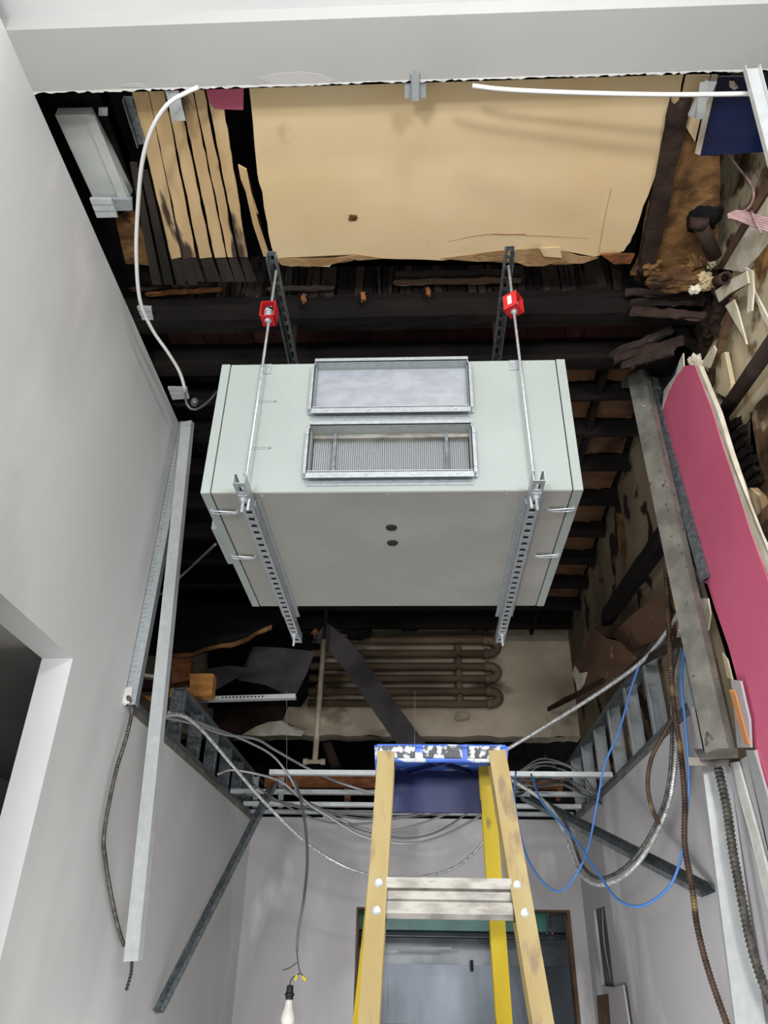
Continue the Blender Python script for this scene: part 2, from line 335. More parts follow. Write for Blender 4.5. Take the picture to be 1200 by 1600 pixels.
for k, (a, b, s) in enumerate(((ux, ux+T, -1), (X1-T, X1, 1))):
    dr = fin(box(B(), (a, uy-.004, uz-.002), (b, uy+UD*.72, uz+UH+.001)), 'end_door', 'casing', unit, bevel=.002)
    fin(box(B(), (a, uy+UD*.722, uz-.002), (b, uy+UD+.002, uz+UH+.001)), 'end_panel', 'casing', unit, bevel=.002)
    for yy in (2.345, 2.70):                     # toggle latches, straddling the seam on the underside
        c = (b if s < 0 else a); g = thing if 0 else None
        bm = B(); cx = c+(.024 if s < 0 else -.024); zz = uz-.006
        cyl(bm, (c-.033*-s*-1 if 0 else c+s*.018, yy, zz+.006), (c+s*.018, yy, zz-.004), .009, n=12)
        tube(bm, [V((c+s*.018, yy-.008, zz-.004)), V((c-s*.01, yy-.009, zz-.006)), V((c-s*.06, yy-.004, zz-.007)), V((c-s*.074, yy, zz-.003)), V((c-s*.06, yy+.005, zz-.007)), V((c-s*.01, yy+.01, zz-.006)), V((c+s*.018, yy+.008, zz-.004))], .0022, 6, .01)
        beam(bm, (c-s*.018, yy, zz-.006), (c-s*.07, yy+.004, zz-.006), .007, .003)
        cyl(bm, (c-s*.076, yy+.003, zz+.006), (c-s*.076, yy+.003, zz-.006), .006, n=10)
        fin(bm, 'latch', 'zinc', unit, label='bright wire toggle latch', smooth=False)
# control box on left end
fin(box(B(), (ux-.028, 2.50, uz+.01), (ux, 2.80, uz+.25)), 'control_box', 'casing', unit, bevel=.003, label='shallow box on the left end')
for nm, (z0, z1) in (('upper', O1), ('lower', O2)):
    bm = B(); dp = .035; t = .003
    box(bm, (ox0-.006, uy-dp, z1), (ox1+.006, uy, z1+t)); box(bm, (ox0-.006, uy-dp, z1), (ox1+.006, uy-dp+t, z1+.018))
    box(bm, (ox0-.006, uy-dp, z0-t), (ox1+.006, uy, z0)); box(bm, (ox0-.006, uy-dp, z0-.026), (ox1+.006, uy-dp+t, z0+.004))
    box(bm, (ox0-.006, uy-.004, z0-.04), (ox1+.006, uy-.001, z0-.003))
    for x, s in ((ox0, -1), (ox1, 1)):
        box(bm, (x+s*.003, uy-dp, z0), (x+s*.006, uy, z1)); box(bm, (x+s*.003, uy-.006, z0-.01), (x+s*.022, uy-.002, z1-.01))
        box(bm, (x+s*.003, uy-dp, z0-.006), (x+s*.017, uy-dp+t, z1-.012))
    fl = fin(bm, 'duct_flange', 'galv', unit, label=f'{nm} galvanized duct collar')
    for i in range(4):
        x = ox0+.05+i*(ox1-ox0-.1)/3
        fin(cyl(B(), (x, uy-dp-.004, z0-.014), (x, uy-dp+.002, z0-.014), .0042, n=10), 'screw', 'zinc', fl)
    for x in (ox0-.012, ox1+.012):
        for zz in (z0+.02, z1-.04): fin(cyl(B(), (x, uy-dp-.004, zz), (x, uy-dp+.002, zz), .004, n=10), 'screw', 'zinc', fl)
bm = B(); box(bm, (ox0+.001, uy+.012, O1[0]+.001), (ox1-.001, uy+.03, O1[1]-.001)); fin(bm, 'foil_filter', 'foil', unit, label='silvery dimpled filter in upper opening')
fin(box(B(), (ox0+.001, uy+.05, O2[0]+.001), (ox1-.001, uy+.06, O2[1]-.001)), 'fin_backing', 'dpleat', unit)
bm = B(); n = 74
for i in range(n):
    x = ox0+.006+(ox1-ox0-.012)*i/(n-1); prof(bm, [(-.0022, 0), (.0022, 0), (0, .016)], (x, uy+.05, O2[0]+.002), (x, uy+.05, O2[1]-.012), (0, -1, 0))
fin(bm, 'pleated_fins', 'pleat', unit, label='pleated metal fins in lower opening')
for x in (ox0+.085, ox1-.085): fin(box(B(), (x-.006, uy+.012, O2[0]), (x+.006, uy+.048, O2[1]-.001)), 'divider_bar', 'galvd', unit)
fin(box(B(), (ox0+.001, uy+.02, O2[1]-.02), (ox1-.001, uy+.049, O2[1]-.001)), 'fin_rail', 'alu', unit)
for y in (2.48, 2.60):
    bm = B(); lathe(bm, (-.095, y, uz-.006), [(.010, -.001), (.012, 0), (.021, .001), (.022, .007)], 24); fin(bm, 'drain_plug', 'rubber', unit, label='black rubber plug in the underside', smooth=False)
for x, y in [(-.55, uy+.018), (-.1, uy+.018), (.32, uy+.018), (-.5, uy+UD-.02), (-.1, uy+UD-.02), (.3, uy+UD-.02)]:
    fin(cyl(B(), (x, y, uz-.004), (x, y, uz+.001), .005, n=10), 'screw', 'zinc', unit)
for x in (-.585, .385):
    bm = B(); box(bm, (x-.018, uy-.004, 3.645), (x+.018, uy-.0005, 3.694)); 
    br = fin(bm, 'hanging_bracket', 'galv', unit)
    for dx, dz in ((-.008, .012), (.008, .012), (0, .03)): fin(cyl(B(), (x+dx, uy-.008, 3.65+dz), (x+dx, uy-.002, 3.65+dz), .0045, n=8), 'screw', 'zinc', br)
for z in (3.28, 3.50):                          # small printed guide marks on the face
    bm = B()
    for dz in (0, .008): box(bm, (-.615, uy-.0006, z+dz), (-.545, uy+.0002, z+dz+.0016))
    lathe(bm, (-.538, uy-.0006, z+.005), [(.006, 0), (.006, .0008)], 12, (0, 1, 0)); fin(bm, 'printed_mark', 'ink', unit)

# support channels, rods, isolators
def slotted(x, y0, y1, z, side):
    lab = f'slotted steel channel under the {side} end of the ventilation unit'
    t = thing('support_channel', (x, (y0+y1)/2, z-.04), lab, 'steel channel', 'channels under the ventilation unit')
    bm = B(); a = .0205; th = .003; h = .041
    box(bm, (x-a, y0, z-h), (x-a+th, y1, z)); box(bm, (x+a-th, y0, z-h), (x+a, y1, z))
    box(bm, (x-a+th, y0, z-h), (x-.0105, y1, z-h+th)); box(bm, (x+.0105, y0, z-h), (x+a-th, y1, z-h+th))
    yy = y0; k = 0
    while yy < y1:
        hl = .034 if k == 0 else .025; br = .022 if k == 0 else .024
        box(bm, (x-.0105, yy, z-h), (x+.0105, min(yy+br, y1), z-h+th)); yy += br+hl; k += 1
    box(bm, (x-a+th, y0, z-.003), (x-.012, y1, z)); box(bm, (x+.012, y0, z-.003), (x+a-th, y1, z))
    fin(bm, 'slotted_web', 'galv', t)
    for s in (-1, 1):
        bm = B(); box(bm, (x+s*(a+.001), 2.27, z-.03), (x+s*(a+.004), 3.32, z)); box(bm, (x+s*(a+.001), 2.27, z-.003), (x+s*(a+.02), 3.32, z-.0005)); fin(bm, 'angle_rail', 'galv', t)
    return t
def nut(bm, c, r=.011, h=.009):
    lathe(bm, c, [(r, 0), (r, h)], 6); lathe(bm, (c[0], c[1], c[2]+h), [(r*1.35, 0), (r*1.35, .0025)], 16)
for x, side in ((-.60, 'left'), (.41, 'right')):
    slotted(x, 2.105, 3.56, uz-.002, side)
    for y, end in ((2.192, 'front'), (3.44, 'back')):
        top = 4.19; t = thing('threaded_rod', (x, y, 3.0), f'{end} threaded hanger rod at the {side} end of the ventilation unit', 'hanger rod', 'hanger rods of the ventilation unit')
        xo = x+(.01 if side == 'left' else -.015) if end == 'front' else x
        fin(cyl(B(), (x, y, 2.985), (xo, y, top), .0055, n=12), 'rod', 'zinc', t, smooth=True)
        bm = B(); nut(bm, (x, y, uz-.062)); nut(bm, (x, y, uz-.050)); fin(bm, 'nut', 'zinc', t)
        bm = B(); box(bm, (x-.017, y-.017, uz-.049), (x+.017, y+.017, uz-.0435)); fin(bm, 'square_washer', 'galv', t)
        if end == 'front':
            fin(cyl(B(), (x+(.017 if side == 'left' else -.017), y+.012, 3.0), (x+(.017 if side == 'left' else -.017), y+.012, uz-.044), .0055, n=10), 'bolt', 'zinc', t)
    # overhead channel
    bm = B(); x2 = x-(.006 if side == 'left' else .012)
    x3 = x2+(.0 if side == 'left' else 0)
    box(bm, (x2-.0205, 2.135, 4.20), (x2-.0175, 3.7, 4.245)); box(bm, (x2+.0175, 2.135, 4.20), (x2+.0205, 3.7, 4.245))
    box(bm, (x2-.0175, 2.135, 4.242), (x2-.006, 3.7, 4.245)); box(bm, (x2+.006, 2.135, 4.242), (x2+.0175, 3.7, 4.245))
    yy = 2.135; k = 0
    while yy < 3.7:
        box(bm, (x2-.006, yy, 4.242), (x2+.006, min(yy+.02, 3.7), 4.245)); yy += .045 if k == 0 else .06; k += 1
    oc = fin(bm, 'overhead_channel', 'galvd', label=f'dark steel channel fixed under the beams above the {side} hanger rod', cat='steel channel', group='overhead channels')
    for yb_ in (2.76, 3.09): fin(box(B(), (x2-.012, yb_-.012, 4.245), (x2+.012, yb_+.012, 4.45)), 'hanger_block', 'char', oc)
def isolator(x, y, z, rot, side, label):
    t = thing('spring_isolator', (x, y, z), label, 'spring isolator', 'red spring isolators')
    R = Matrix.Rotation(rot, 4, 'Z'); a = .03; h = .082; th = .003
    bm = B(); box(bm, (-a, -a, 0), (a, a, th)); box(bm, (-a, -a, h-th), (a, a, h)); box(bm, (-a, -a, 0), (-a+th, a, h)); box(bm, (a-th, -a, 0), (a, a, h))
    bmesh.ops.transform(bm, matrix=Matrix.Translation((x, y, z)) @ R, verts=bm.verts); fin(bm, 'bracket', 'red', t, label='red steel box bracket')
    pts = [V((x+.018*cos(k*.5), y+.018*sin(k*.5), z+.012+k*.0009)) for k in range(48)]
    fin(tube(B(), pts, .003, 6, .01), 'spring', 'zinc', t, smooth=True)
    bm = B(); lathe(bm, (x, y, z+.056), [(.02, 0), (.022, .004), (.012, .008), (.012, .015)], 16); fin(bm, 'spring_cup', 'rubber', t)
    bm = B(); nut(bm, (x, y, z+.02)); nut(bm, (x, y, z-.01)); lathe(bm, (x, y, z+.045), [(.02, 0), (.02, .003)], 16); fin(bm, 'nut', 'zinc', t)
    if side == 'right':
        bm = B(); box(bm, (-a-.001, -.008, .02), (-a, .010, .066)); bmesh.ops.transform(bm, matrix=Matrix.Translation((x, y, z)) @ R, verts=bm.verts); fin(bm, 'sticker', 'whitep', t, label='white rectangular sticker')
isolator(-.596, 2.192, 3.895, radians(-3), 'left', 'red spring isolator on the left rod, its open side showing the spring')
isolator(.399, 2.192, 3.92, radians(55), 'right', 'red spring isolator on the right rod, turned sideways with a white sticker')

# ================================================================== LADDER
lad = thing('step_ladder', (.06, 1.9, 0), 'yellow fibreglass step ladder with a paint-splattered blue top', 'ladder')
def ext(a, b, z):  # point on line a->b at height z
    t = (z-a.z)/(b.z-a.z); return a+(b-a)*t
FL = (P(604, 1186, y=2.19), P(577, 1600, y=2.06)); FR = (P(776, 1184, y=2.19), P(846, 1600, y=2.06))
RL = (P(605, 1200, y=2.40), P(562, 1600, y=2.60)); RRl = (P(760, 1196, y=2.40), P(789, 1600, y=2.60))
ZT = FL[0].z
def rail(a, b, w, h, m, name, flip):
    top = ext(a, b, a.z+.01); bot = ext(a, b, .02)
    bm = B(); chan(bm, bot, top, h, w, .005, up=(flip, 0, 0))
    r = fin(bm, name, m, lad); 
    d = (bot-top).normalized()
    bm = B(); beam(bm, ext(a, b, .0), ext(a, b, .05), w*1.1, h*1.15, (0, 1, 0)); fin(bm, 'rubber_foot', 'rubber', r); return r
a0, b0 = FL; rfl = rail(a0+V((-.024, 0, 0)), b0+V((-.024, 0, 0)), .048, .062, 'yellow', 'front_rail', 1)
a0, b0 = FR; rfr = rail(a0+V((.024, 0, 0)), b0+V((.024, 0, 0)), .048, .062, 'yellow', 'front_rail', -1)
a0, b0 = RL; rail(a0+V((-.02, 0, 0)), b0+V((-.02, 0, 0)), .04, .04, 'yellowb', 'rear_rail', 1)
a0, b0 = RRl; rail(a0+V((.02, 0, 0)), b0+V((.02, 0, 0)), .045, .045, 'yellowb', 'rear_rail', -1)
cx0 = P(590, 1165, y=2.19).x-.003; cx1 = P(789, 1168, y=2.19).x+.002; zt = P(690, 1163, y=2.17).z
bm = B(); y0, y1 = 2.165, 2.46
box(bm, (cx0, y0, zt-.012), (cx1, y1, zt)); box(bm, (cx0, y0, zt-.05), (cx1, y0+.012, zt-.01)); box(bm, (cx0, y0, zt-.09), (cx0+.012, y1, zt-.01)); box(bm, (cx1-.012, y0, zt-.06), (cx1, y1, zt-.01))
bmesh.ops.remove_doubles(bm, verts=bm.verts, dist=1e-5)
cap = fin(bm, 'top_cap', 'bluep', lad, bevel=.005, label='blue top cap spattered with grey and white paint')
for xa, xb in ((.02, .30), (.36, .66), (.70, .95)):
    L_ = cx1-cx0; bm = B(); box(bm, (cx0+xa*L_, y0-.003, zt-.040), (cx0+xb*L_, y0+.002, zt-.006)); fin(bm, 'grip_patch', 'capblk', cap, bevel=.002, label='black patch covered with white spatter')
bm = B(); box(bm, (cx0+.012, y1-.014, zt-.135), (cx1-.012, y1, zt-.012))
fin(bm, 'cap_skirt', 'blued', cap, label='dark blue rear skirt of the cap')
bm = B(); beam(bm, (cx0+.09, y0+.03, zt-.02), (cx1-.09, y1-.03, zt-.02), .012, .01); beam(bm, (cx1-.09, y0+.03, zt-.022), (cx0+.09, y1-.03, zt-.022), .012, .01); fin(bm, 'cross_rib', 'blued', cap)
for k in range(6):
    z = P(700, 1405, y=2.115).z - k*.305
    a, b = ext(*FL, z), ext(*FR, z)
    bm = B(); x0, x1, yf = a.x+.022, b.x-.022, a.y-.022; h = .046
    pts = [(0, h), (.004, h), (.004, .022), (-.006, .016), (-.006, -.002), (.004, -.008), (.004, -.034), (.0, -h), (-.008, -h), (-.003, -.034), (-.003, -.008), (-.012, -.002), (-.012, .016), (-.003, .022)]
    prof(bm, [(s, u_) for s, u_ in pts], (x0, yf, z), (x1, yf, z), (0, 0, 1))
    box(bm, (x0, yf, z+h-.003), (x1, yf+.075, z+h)); box(bm, (x0, yf+.072, z+.01), (x1, yf+.075, z+h))
    st = fin(bm, 'step', 'alu', lad, label='grimy ribbed aluminium step' if k == 0 else None)
    if k < 2:
        for px_, rr in ((a.x+.002, rfl), (b.x-.002, rfr)):
            for dz in (.032, -.03):
                bm = B(); lathe(bm, (px_+(.006 if px_ > .1 else -.002)*(-1 if dz > 0 else 1), ext(*FL, z+dz).y-.0315, z+dz), [(.011, 0), (.010, -.003), (.004, -.005)], 16, (0, 1, 0)); fin(bm, 'rivet', 'zinc', rr)
for k in range(3):
    z = 1.2-.4*k; a, b = ext(*RL, z), ext(*RRl, z); bm = B(); beam(bm, a, b, .02, .03); fin(bm, 'rear_brace', 'alu', lad)

bm = B(); tube(bm, [P(789, 1352, y=2.44), P(791, 1372, y=2.45), P(789, 1400, y=2.46)], .002, 6); fin(bm, 'red_streak', 'red', lad, label='thin red streak on the rear rail')
# ================================================================== OVERHEAD: LATHS, TAN BOARD, BEAMS
ZB = 4.5
def row_label(i, n): return ['first', 'second', 'third', 'fourth', 'fifth', 'sixth', 'seventh', 'eighth', 'ninth', 'tenth', 'eleventh', 'twelfth', 'thirteenth', 'fourteenth', 'fifteenth', 'sixteenth', 'seventeenth', 'eighteenth', 'nineteenth', 'twentieth'][i]
# tan plaster board
pix = [(388, 120), (392, 160), (398, 230), (402, 270), (410, 300), (418, 350), (424, 385), (432, 405), (440, 414), (470, 416), (515, 417), (520, 410), (548, 402), (560, 406), (600, 404), (640, 405), (690, 407), (735, 405), (780, 411), (800, 412), (830, 413), (850, 411), (865, 408), (900, 403), (935, 400), (942, 396), (960, 397), (975, 392), (985, 378), (992, 362), (1005, 322), (1018, 290), (1032, 250), (1044, 215), (1055, 180), (1062, 150), (1070, 110)]
pix = [q for p, n_ in zip(pix, pix[1:]+[None]) for q in ([p] + ([((p[0]+n_[0])/2+rnd.uniform(-1.5, 1.5), (p[1]+n_[1])/2+rnd.uniform(-1.5, 1.5))] if n_ and n_[0]-p[0] < 60 else []))]
tb = fin(poly(B(), [P(u, v, z=ZB) for u, v in pix], (0, 0, .012)), 'ceiling_board', 'beige', label='large tan plaster ceiling board with a ragged lower edge', cat='ceiling board')
def flat(name, px, z=None, x=None, y=None, off=(0, 0, .008), m='beige', parent=None, **kw):
    return fin(poly(B(), [P(u, v, x=x, y=y, z=z) for u, v in px], off), name, m, parent, **kw)
flat('torn_paper_edge', [(688, 404), (735, 398), (780, 392), (840, 388), (878, 392), (905, 400), (935, 403), (910, 412), (868, 410), (850, 416), (822, 416), (800, 407), (745, 409)], z=ZB-.003, m='beiged', parent=tb, off=(0, 0, .003), label='torn darker paper edge')
flat('torn_paper_edge', [(430, 404), (470, 405), (520, 404), (560, 398), (600, 404), (560, 407), (548, 404), (520, 413), (480, 417), (440, 413)], z=ZB-.003, m='beiged', parent=tb, off=(0, 0, .003))
flat('peeled_flap', [(842, 388), (875, 386), (878, 403), (850, 401)], z=ZB-.008, m='beige', parent=tb, off=(0, 0, .003))
flat('peeled_flap', [(938, 398), (960, 397), (992, 398), (985, 412), (960, 413)], z=ZB-.02, m='blockd', parent=tb, off=(0, 0, .01), label='brown bare piece at the corner')
bm = B(); rock(bm, P(551, 340, z=ZB), (.022, .018, .004), 4); fin(bm, 'hole_patch', 'blockd', tb, label='small brown crumbling spot')
bm = B(); tube(bm, [P(768, 365, z=ZB-.001), P(795, 366, z=ZB-.002), P(822, 365, z=ZB-.001)], .0022, 5); tube(bm, [P(700, 377, z=ZB), P(760, 366, z=ZB-.001), P(840, 368, z=ZB-.001), P(920, 372, z=ZB)], .0013, 5); fin(bm, 'crack', 'beiged', tb)
bm = B(); tube(bm, [P(955, 295, z=ZB-.0005), P(945, 340, z=ZB-.0005), P(935, 398, z=ZB-.0005)], .0012, 4); fin(bm, 'crack', 'beiged', tb)
# pale laths left of the board (run in depth)
tops = [(208, 232, 285, 302), (236, 259, 318, 334), (262, 281, 336, 351), (286, 301, 352, 366), (304, 318, 368, 387)]
lp = [((205, 140), (232, 140), (283, 402), (268, 405)), ((231, 140), (256, 140), (306, 402), (288, 404)), ((258, 140), (277, 140), (331, 402), (312, 404)), ((281, 140), (300, 140), (353, 402), (336, 403)), ((303, 140), (318, 140), (370, 402), (356, 402)), ((322, 140), (345, 140), (387, 402), (374, 402))]
for i, q in enumerate(lp):
    bm = B(); e1 = [V(p).to_3d() if 0 else p for p in q]
    A = jag(P(*q[0], z=ZB), P(*q[3], z=ZB), 14, .002, (1, 0, 0), i); C_ = jag(P(*q[2], z=ZB), P(*q[1], z=ZB), 14, .002, (1, 0, 0), i+40)
    poly(bm, A+C_, (0, 0, .009)); fin(bm, 'wood_lath', 'lath', label=f'pale wooden ceiling lath, {row_label(i, 6)} from the left of the six tan-coloured ones', cat='lath', group='pale ceiling laths')
for i in range(6):
    q = lp[i]; A = [P(q[3][0]+1, 404, z=ZB+.004), P(q[2][0], 404, z=ZB+.004), P(q[2][0]+14, 440, z=ZB+.004), P(q[3][0]+12, 441, z=ZB+.004)]
    fin(poly(B(), A, (0, 0, .009)), 'charred_lath_end', 'lathd', label=f'soot-blackened lath end, {row_label(i, 6)} from the left below the pale laths', cat='lath', group='sooty lath ends')
for i in range(4):
    u1, u2 = 205+i*17, 240+i*19
    A = [P(u1-2, 255+i*12, z=ZB+.002), P(u1+9, 255+i*12, z=ZB+.002), P(u2+12, 445, z=ZB+.002), P(u2-2, 445, z=ZB+.002)]
    fin(poly(B(), A, (0, 0, .009)), 'dark_lath', 'lathd', label=f'dark sooty lath, {row_label(i, 4)} from the left beside the hanging white cable', cat='lath', group='dark laths')
flat('splintered_lath', [(372, 258), (385, 265), (392, 300), (404, 350), (421, 400), (412, 401), (395, 350), (384, 300), (376, 280)], z=ZB-.01, m='lath', label='broken pale lath hanging loose beside the tan board', cat='lath')
flat('paint_scrap', [(319, 128), (381, 128), (380, 172), (355, 171), (335, 170), (327, 160)], z=ZB-.006, m='pink', off=(0, 0, .002), label='pink paper scrap at the soffit edge', cat='paper scrap')
# blue-painted piece and its cream edge strip at right
flat('painted_board', [(1122, 120), (1220, 120), (1215, 235), (1185, 238), (1140, 241), (1094, 243)], z=ZB+.01, m='navy', label='navy painted ceiling piece in the top right corner', cat='board')
flat('board_edge_strip', [(1112, 118), (1122, 118), (1094, 243), (1086, 240)], z=ZB+.005, m='creamw', label='narrow cream strip along the navy board', cat='strip')
flat('tan_board_scrap', [(1072, 118), (1110, 118), (1086, 222), (1070, 195), (1062, 165)], z=ZB+.004, m='beige', label='narrow tan board piece left of the navy board', cat='board')
# rough brown ground beside the tan board, dark beam in it
flat('rusty_plaster_patch', [(1058, 170), (1075, 185), (1094, 243), (1125, 243), (1125, 320), (1120, 400), (1085, 425), (1040, 432), (985, 430), (1000, 400), (1010, 330)], z=ZB+.012, m='rust', off=(0, 0, .02), label='rusty brown rough plaster between tan board and old wall', cat='plaster')
bm = B(); rough_beam(bm, P(1061, 160, z=4.50), P(1008, 425, z=4.50), .075, .05, (0, 0, 1), 16, .05, 3); fin(bm, 'dark_timber', 'timberd', label='dark brown timber running along the right edge of the tan board', cat='timber')
# charred lath stubs on the face below the board
stub = thing('charred_lath_row', (.2, 2.7, 4.6), 'row of short charred laths under the ragged lower edge of the tan board', 'laths')
r = random.Random(3); x = -1.35; k = 0
while x < 1.25 and k < 100:
    wd = r.uniform(.016, .05); z0 = r.uniform(4.585, 4.61)
    bm = B(); rough_beam(bm, (x+wd/2, 2.70+r.uniform(0, .03), z0), (x+wd/2+r.uniform(-.015, .015), 2.715+r.uniform(0, .02), 4.90), wd*.9, .014, (0, 1, 0), 6, .16, k)
    fin(bm, 'lath_stub', r.choice(['char', 'char', 'charp', 'timberd']), stub); x += wd+r.uniform(.001, .006); k += 1
for (a, b, m, w_) in (((620, 430), (812, 426), 'charp', .035), ((617, 442), (812, 438), 'timber', .024), ((205, 452), (330, 446), 'timberd', .02), ((230, 460), (345, 452), 'blockd', .016), ((420, 452), (520, 450), 'charp', .02)):
    bm = B(); rough_beam(bm, P(*a, y=2.66), P(*b, y=2.66), .02, w_, (0, 0, 1), 14, .16, 5); fin(bm, 'broken_batten', m, label={430: 'dark broken batten above the brown one right of centre', 442: 'brown broken batten under the tan board right of centre', 452: 'dark batten running under the sooty lath ends' if a[0] == 205 else 'dark batten piece right of the left overhead channel', 460: 'orange-brown splintered batten near the white cable'}[a[1]], cat='batten')
for i, (u, v) in enumerate(((474, 466), (567, 464), (668, 456))):
    bm = B(); rough_beam(bm, P(u, v-6, y=2.64), P(u+1, v+5, y=2.64), .02, .01, (0, 1, 0), 4, .2, i); fin(bm, 'wood_chip', 'blockd', label=f'small orange-brown wood chip on the black beam, {row_label(i, 3)} from the left', cat='wood chip', group='wood chips on the black beam')
# beams across
for i, (y, z0, z1, lab) in enumerate(((2.70, 4.435, 4.60, 'black charred beam across the opening, just above the isolators'), (3.03, 4.44, 4.62, 'black charred beam seen just above the top of the ventilation unit'))):
    bm = B(); rough_beam(bm, (-1.9, y+.05, (z0+z1)/2), (1.47 if i == 0 else 1.38, y+.05, (z0+z1)/2), .09, z1-z0, (0, 0, 1), 24, .02, i); fin(bm, 'ceiling_beam', 'char', label=lab, cat='beam', group='charred beams')
ys = [3.4, 3.75, 4.12, 4.55, 5.0, 5.45, 5.9, 6.35, 6.8]
for i, y in enumerate(ys):
    bm = B(); rough_beam(bm, (-3.1 if y > 3.7 else -1.9, y, 4.54), (1.37+.034*(y-3.4), y, 4.54), .04, .15, (0, 0, 1), 16, .03, i+9)
    fin(bm, 'roof_joist', 'char', label=f'black roof joist crossing above and behind the unit, {row_label(i, 9)} from the front', cat='joist', group='roof joists')
# red-brown planks between the beams
x = -1.35; k = 0
planks = thing('board_row', (0, 2.92, 4.585), 'row of dark red-brown roof boards between the two charred beams', 'roof boards')
while x < 1.3:
    wd = .085+.02*rnd.random(); fin(box(B(), (x, 2.80, 4.585+.006*rnd.random()), (x+wd-.004, 3.04, 4.615)), 'roof_board', 'redwood', planks); x += wd; k += 1
# kraft paper insulation pads right
pad = 0
yy = [3.12]+ys
for i in range(len(yy)-2):
    a, b = yy[i]+.03, yy[i+1]-.03
    for j, (xa, xb) in enumerate(((.78, 1.03), (1.06, 1.31))):
        xa += .012*i; xb += .02*i
        if i == 0: a = 3.15
        bm = B(); nx, ny = 8, 8; g = [[bm.verts.new((xa+(xb-xa)*p/nx, a+(b-a)*q/ny, 4.58-.05*(sin(pi*p/nx)*sin(pi*q/ny))**.5+.02*mnoise.noise(V((xa*9+p*.7, a*9+q*.7, 0))))) for q in range(ny+1)] for p in range(nx+1)]
        for p in range(nx):
            for q in range(ny): bm.faces.new((g[p][q], g[p+1][q], g[p+1][q+1], g[p][q+1]))
        bmesh.ops.solidify(bm, geom=bm.faces[:], thickness=-.01)
        fin(bm, 'insulation_pad', 'paper', smooth=True, label=f'brown paper insulation pad right of the unit, {row_label(i, 9)} row from the front, {"inner" if j == 0 else "wall"} side', cat='insulation pad', group='brown paper insulation pads')
bm = B(); rough_beam(bm, (1.045, 3.14, 4.50), (1.12, 7.0, 4.50), .03, .04, (0, 0, 1), 20, .05, 77); fin(bm, 'dark_batten', 'char', label='dark batten running back between the brown paper pads', cat='batten')

# ================================================================== LEFT TOP CORNER
lf = thing('light_fixture', P(140, 240, z=4.58), 'white strip light housing lying above the left wall top', 'light fixture')
flat('housing', [(86, 180), (140, 179), (172, 240), (204, 308), (186, 317), (145, 308)], z=4.55, off=(0, 0, .05), m='whitem', parent=lf)
flat('side_rail', [(132, 179), (148, 182), (207, 326), (200, 329), (176, 328), (186, 312)], z=4.54, off=(0, 0, .012), m='whitem', parent=lf)
flat('end_clip', [(148, 312), (206, 312), (207, 329), (170, 330)], z=4.52, off=(0, 0, .02), m='galv', parent=lf)
for i, (px, lab) in enumerate(((((140, 311), (174, 312), (184, 341), (152, 342)), 'galvanized furring channel end under the strip light housing'), (((214, 480), (236, 481), (240, 503), (224, 504)), 'galvanized furring channel end on the wall edge by the lower white cable'), (((262, 606), (292, 607), (296, 624), (270, 626)), 'galvanized furring channel end just above the long hanging stud'))):
    z = 4.44; a = [P(*q, z=z) for q in px]; bm = B(); n = 6
    for j in range(3):
        t0, t1 = j/3, (j+.8)/3
        poly(bm, [a[0].lerp(a[3], t0), a[1].lerp(a[2], t0), a[1].lerp(a[2], t1), a[0].lerp(a[3], t1)], (0, 0, .006 if j % 2 else .014))
    poly(bm, [p+V((0, 0, .006)) for p in a], (0, 0, .002))
    fin(bm, 'furring_channel', 'galvl', label=lab, cat='metal channel')
flat('junction_tag', [(154, 169), (168, 169), (168, 181), (154, 181)], z=4.58, m='galvl', label='small grey square plate in the dark gap by the strip light', cat='plate')
bm = B(); chan(bm, P(201, 150, z=4.52), P(224, 225, z=4.52), .04, .03, .003, (0, 0, -1)); fin(bm, 'dark_channel', 'galvd', label='dark thin metal channel left of the pale laths', cat='metal channel')
bm = B(); beam(bm, P(268, 138, z=4.43), P(280, 188, z=4.43), .05, .006); beam(bm, P(262, 138, z=4.44), P(273, 188, z=4.44), .006, .03); fin(bm, 'metal_strip', 'galvl', label='short pale metal strip hanging at the soffit edge over the laths', cat='metal strip')
bm = B(); a = P(632, 128, z=4.415); b = P(667, 127, z=4.415); y_ = a.y
prof(bm, [(0, 0), (.02, 0), (.026, -.02), (.052, -.02), (.058, 0), (.078, 0), (.078, .003), (.055, .003), (.049, -.017), (.029, -.017), (.023, .003), (0, .003)], (a.x, 1.50, 4.424), (a.x, 1.60, 4.424), (0, 0, 1)); fin(bm, 'hat_channel_end', 'galv', label='small galvanized hat channel end poking out at the middle of the soffit edge', cat='metal channel')
flat('soot_board', [(196, 330), (212, 330), (240, 415), (196, 412), (180, 340)], z=4.56, m='rust', label='dark stained board under the furring clip left of the white cable', cat='board')
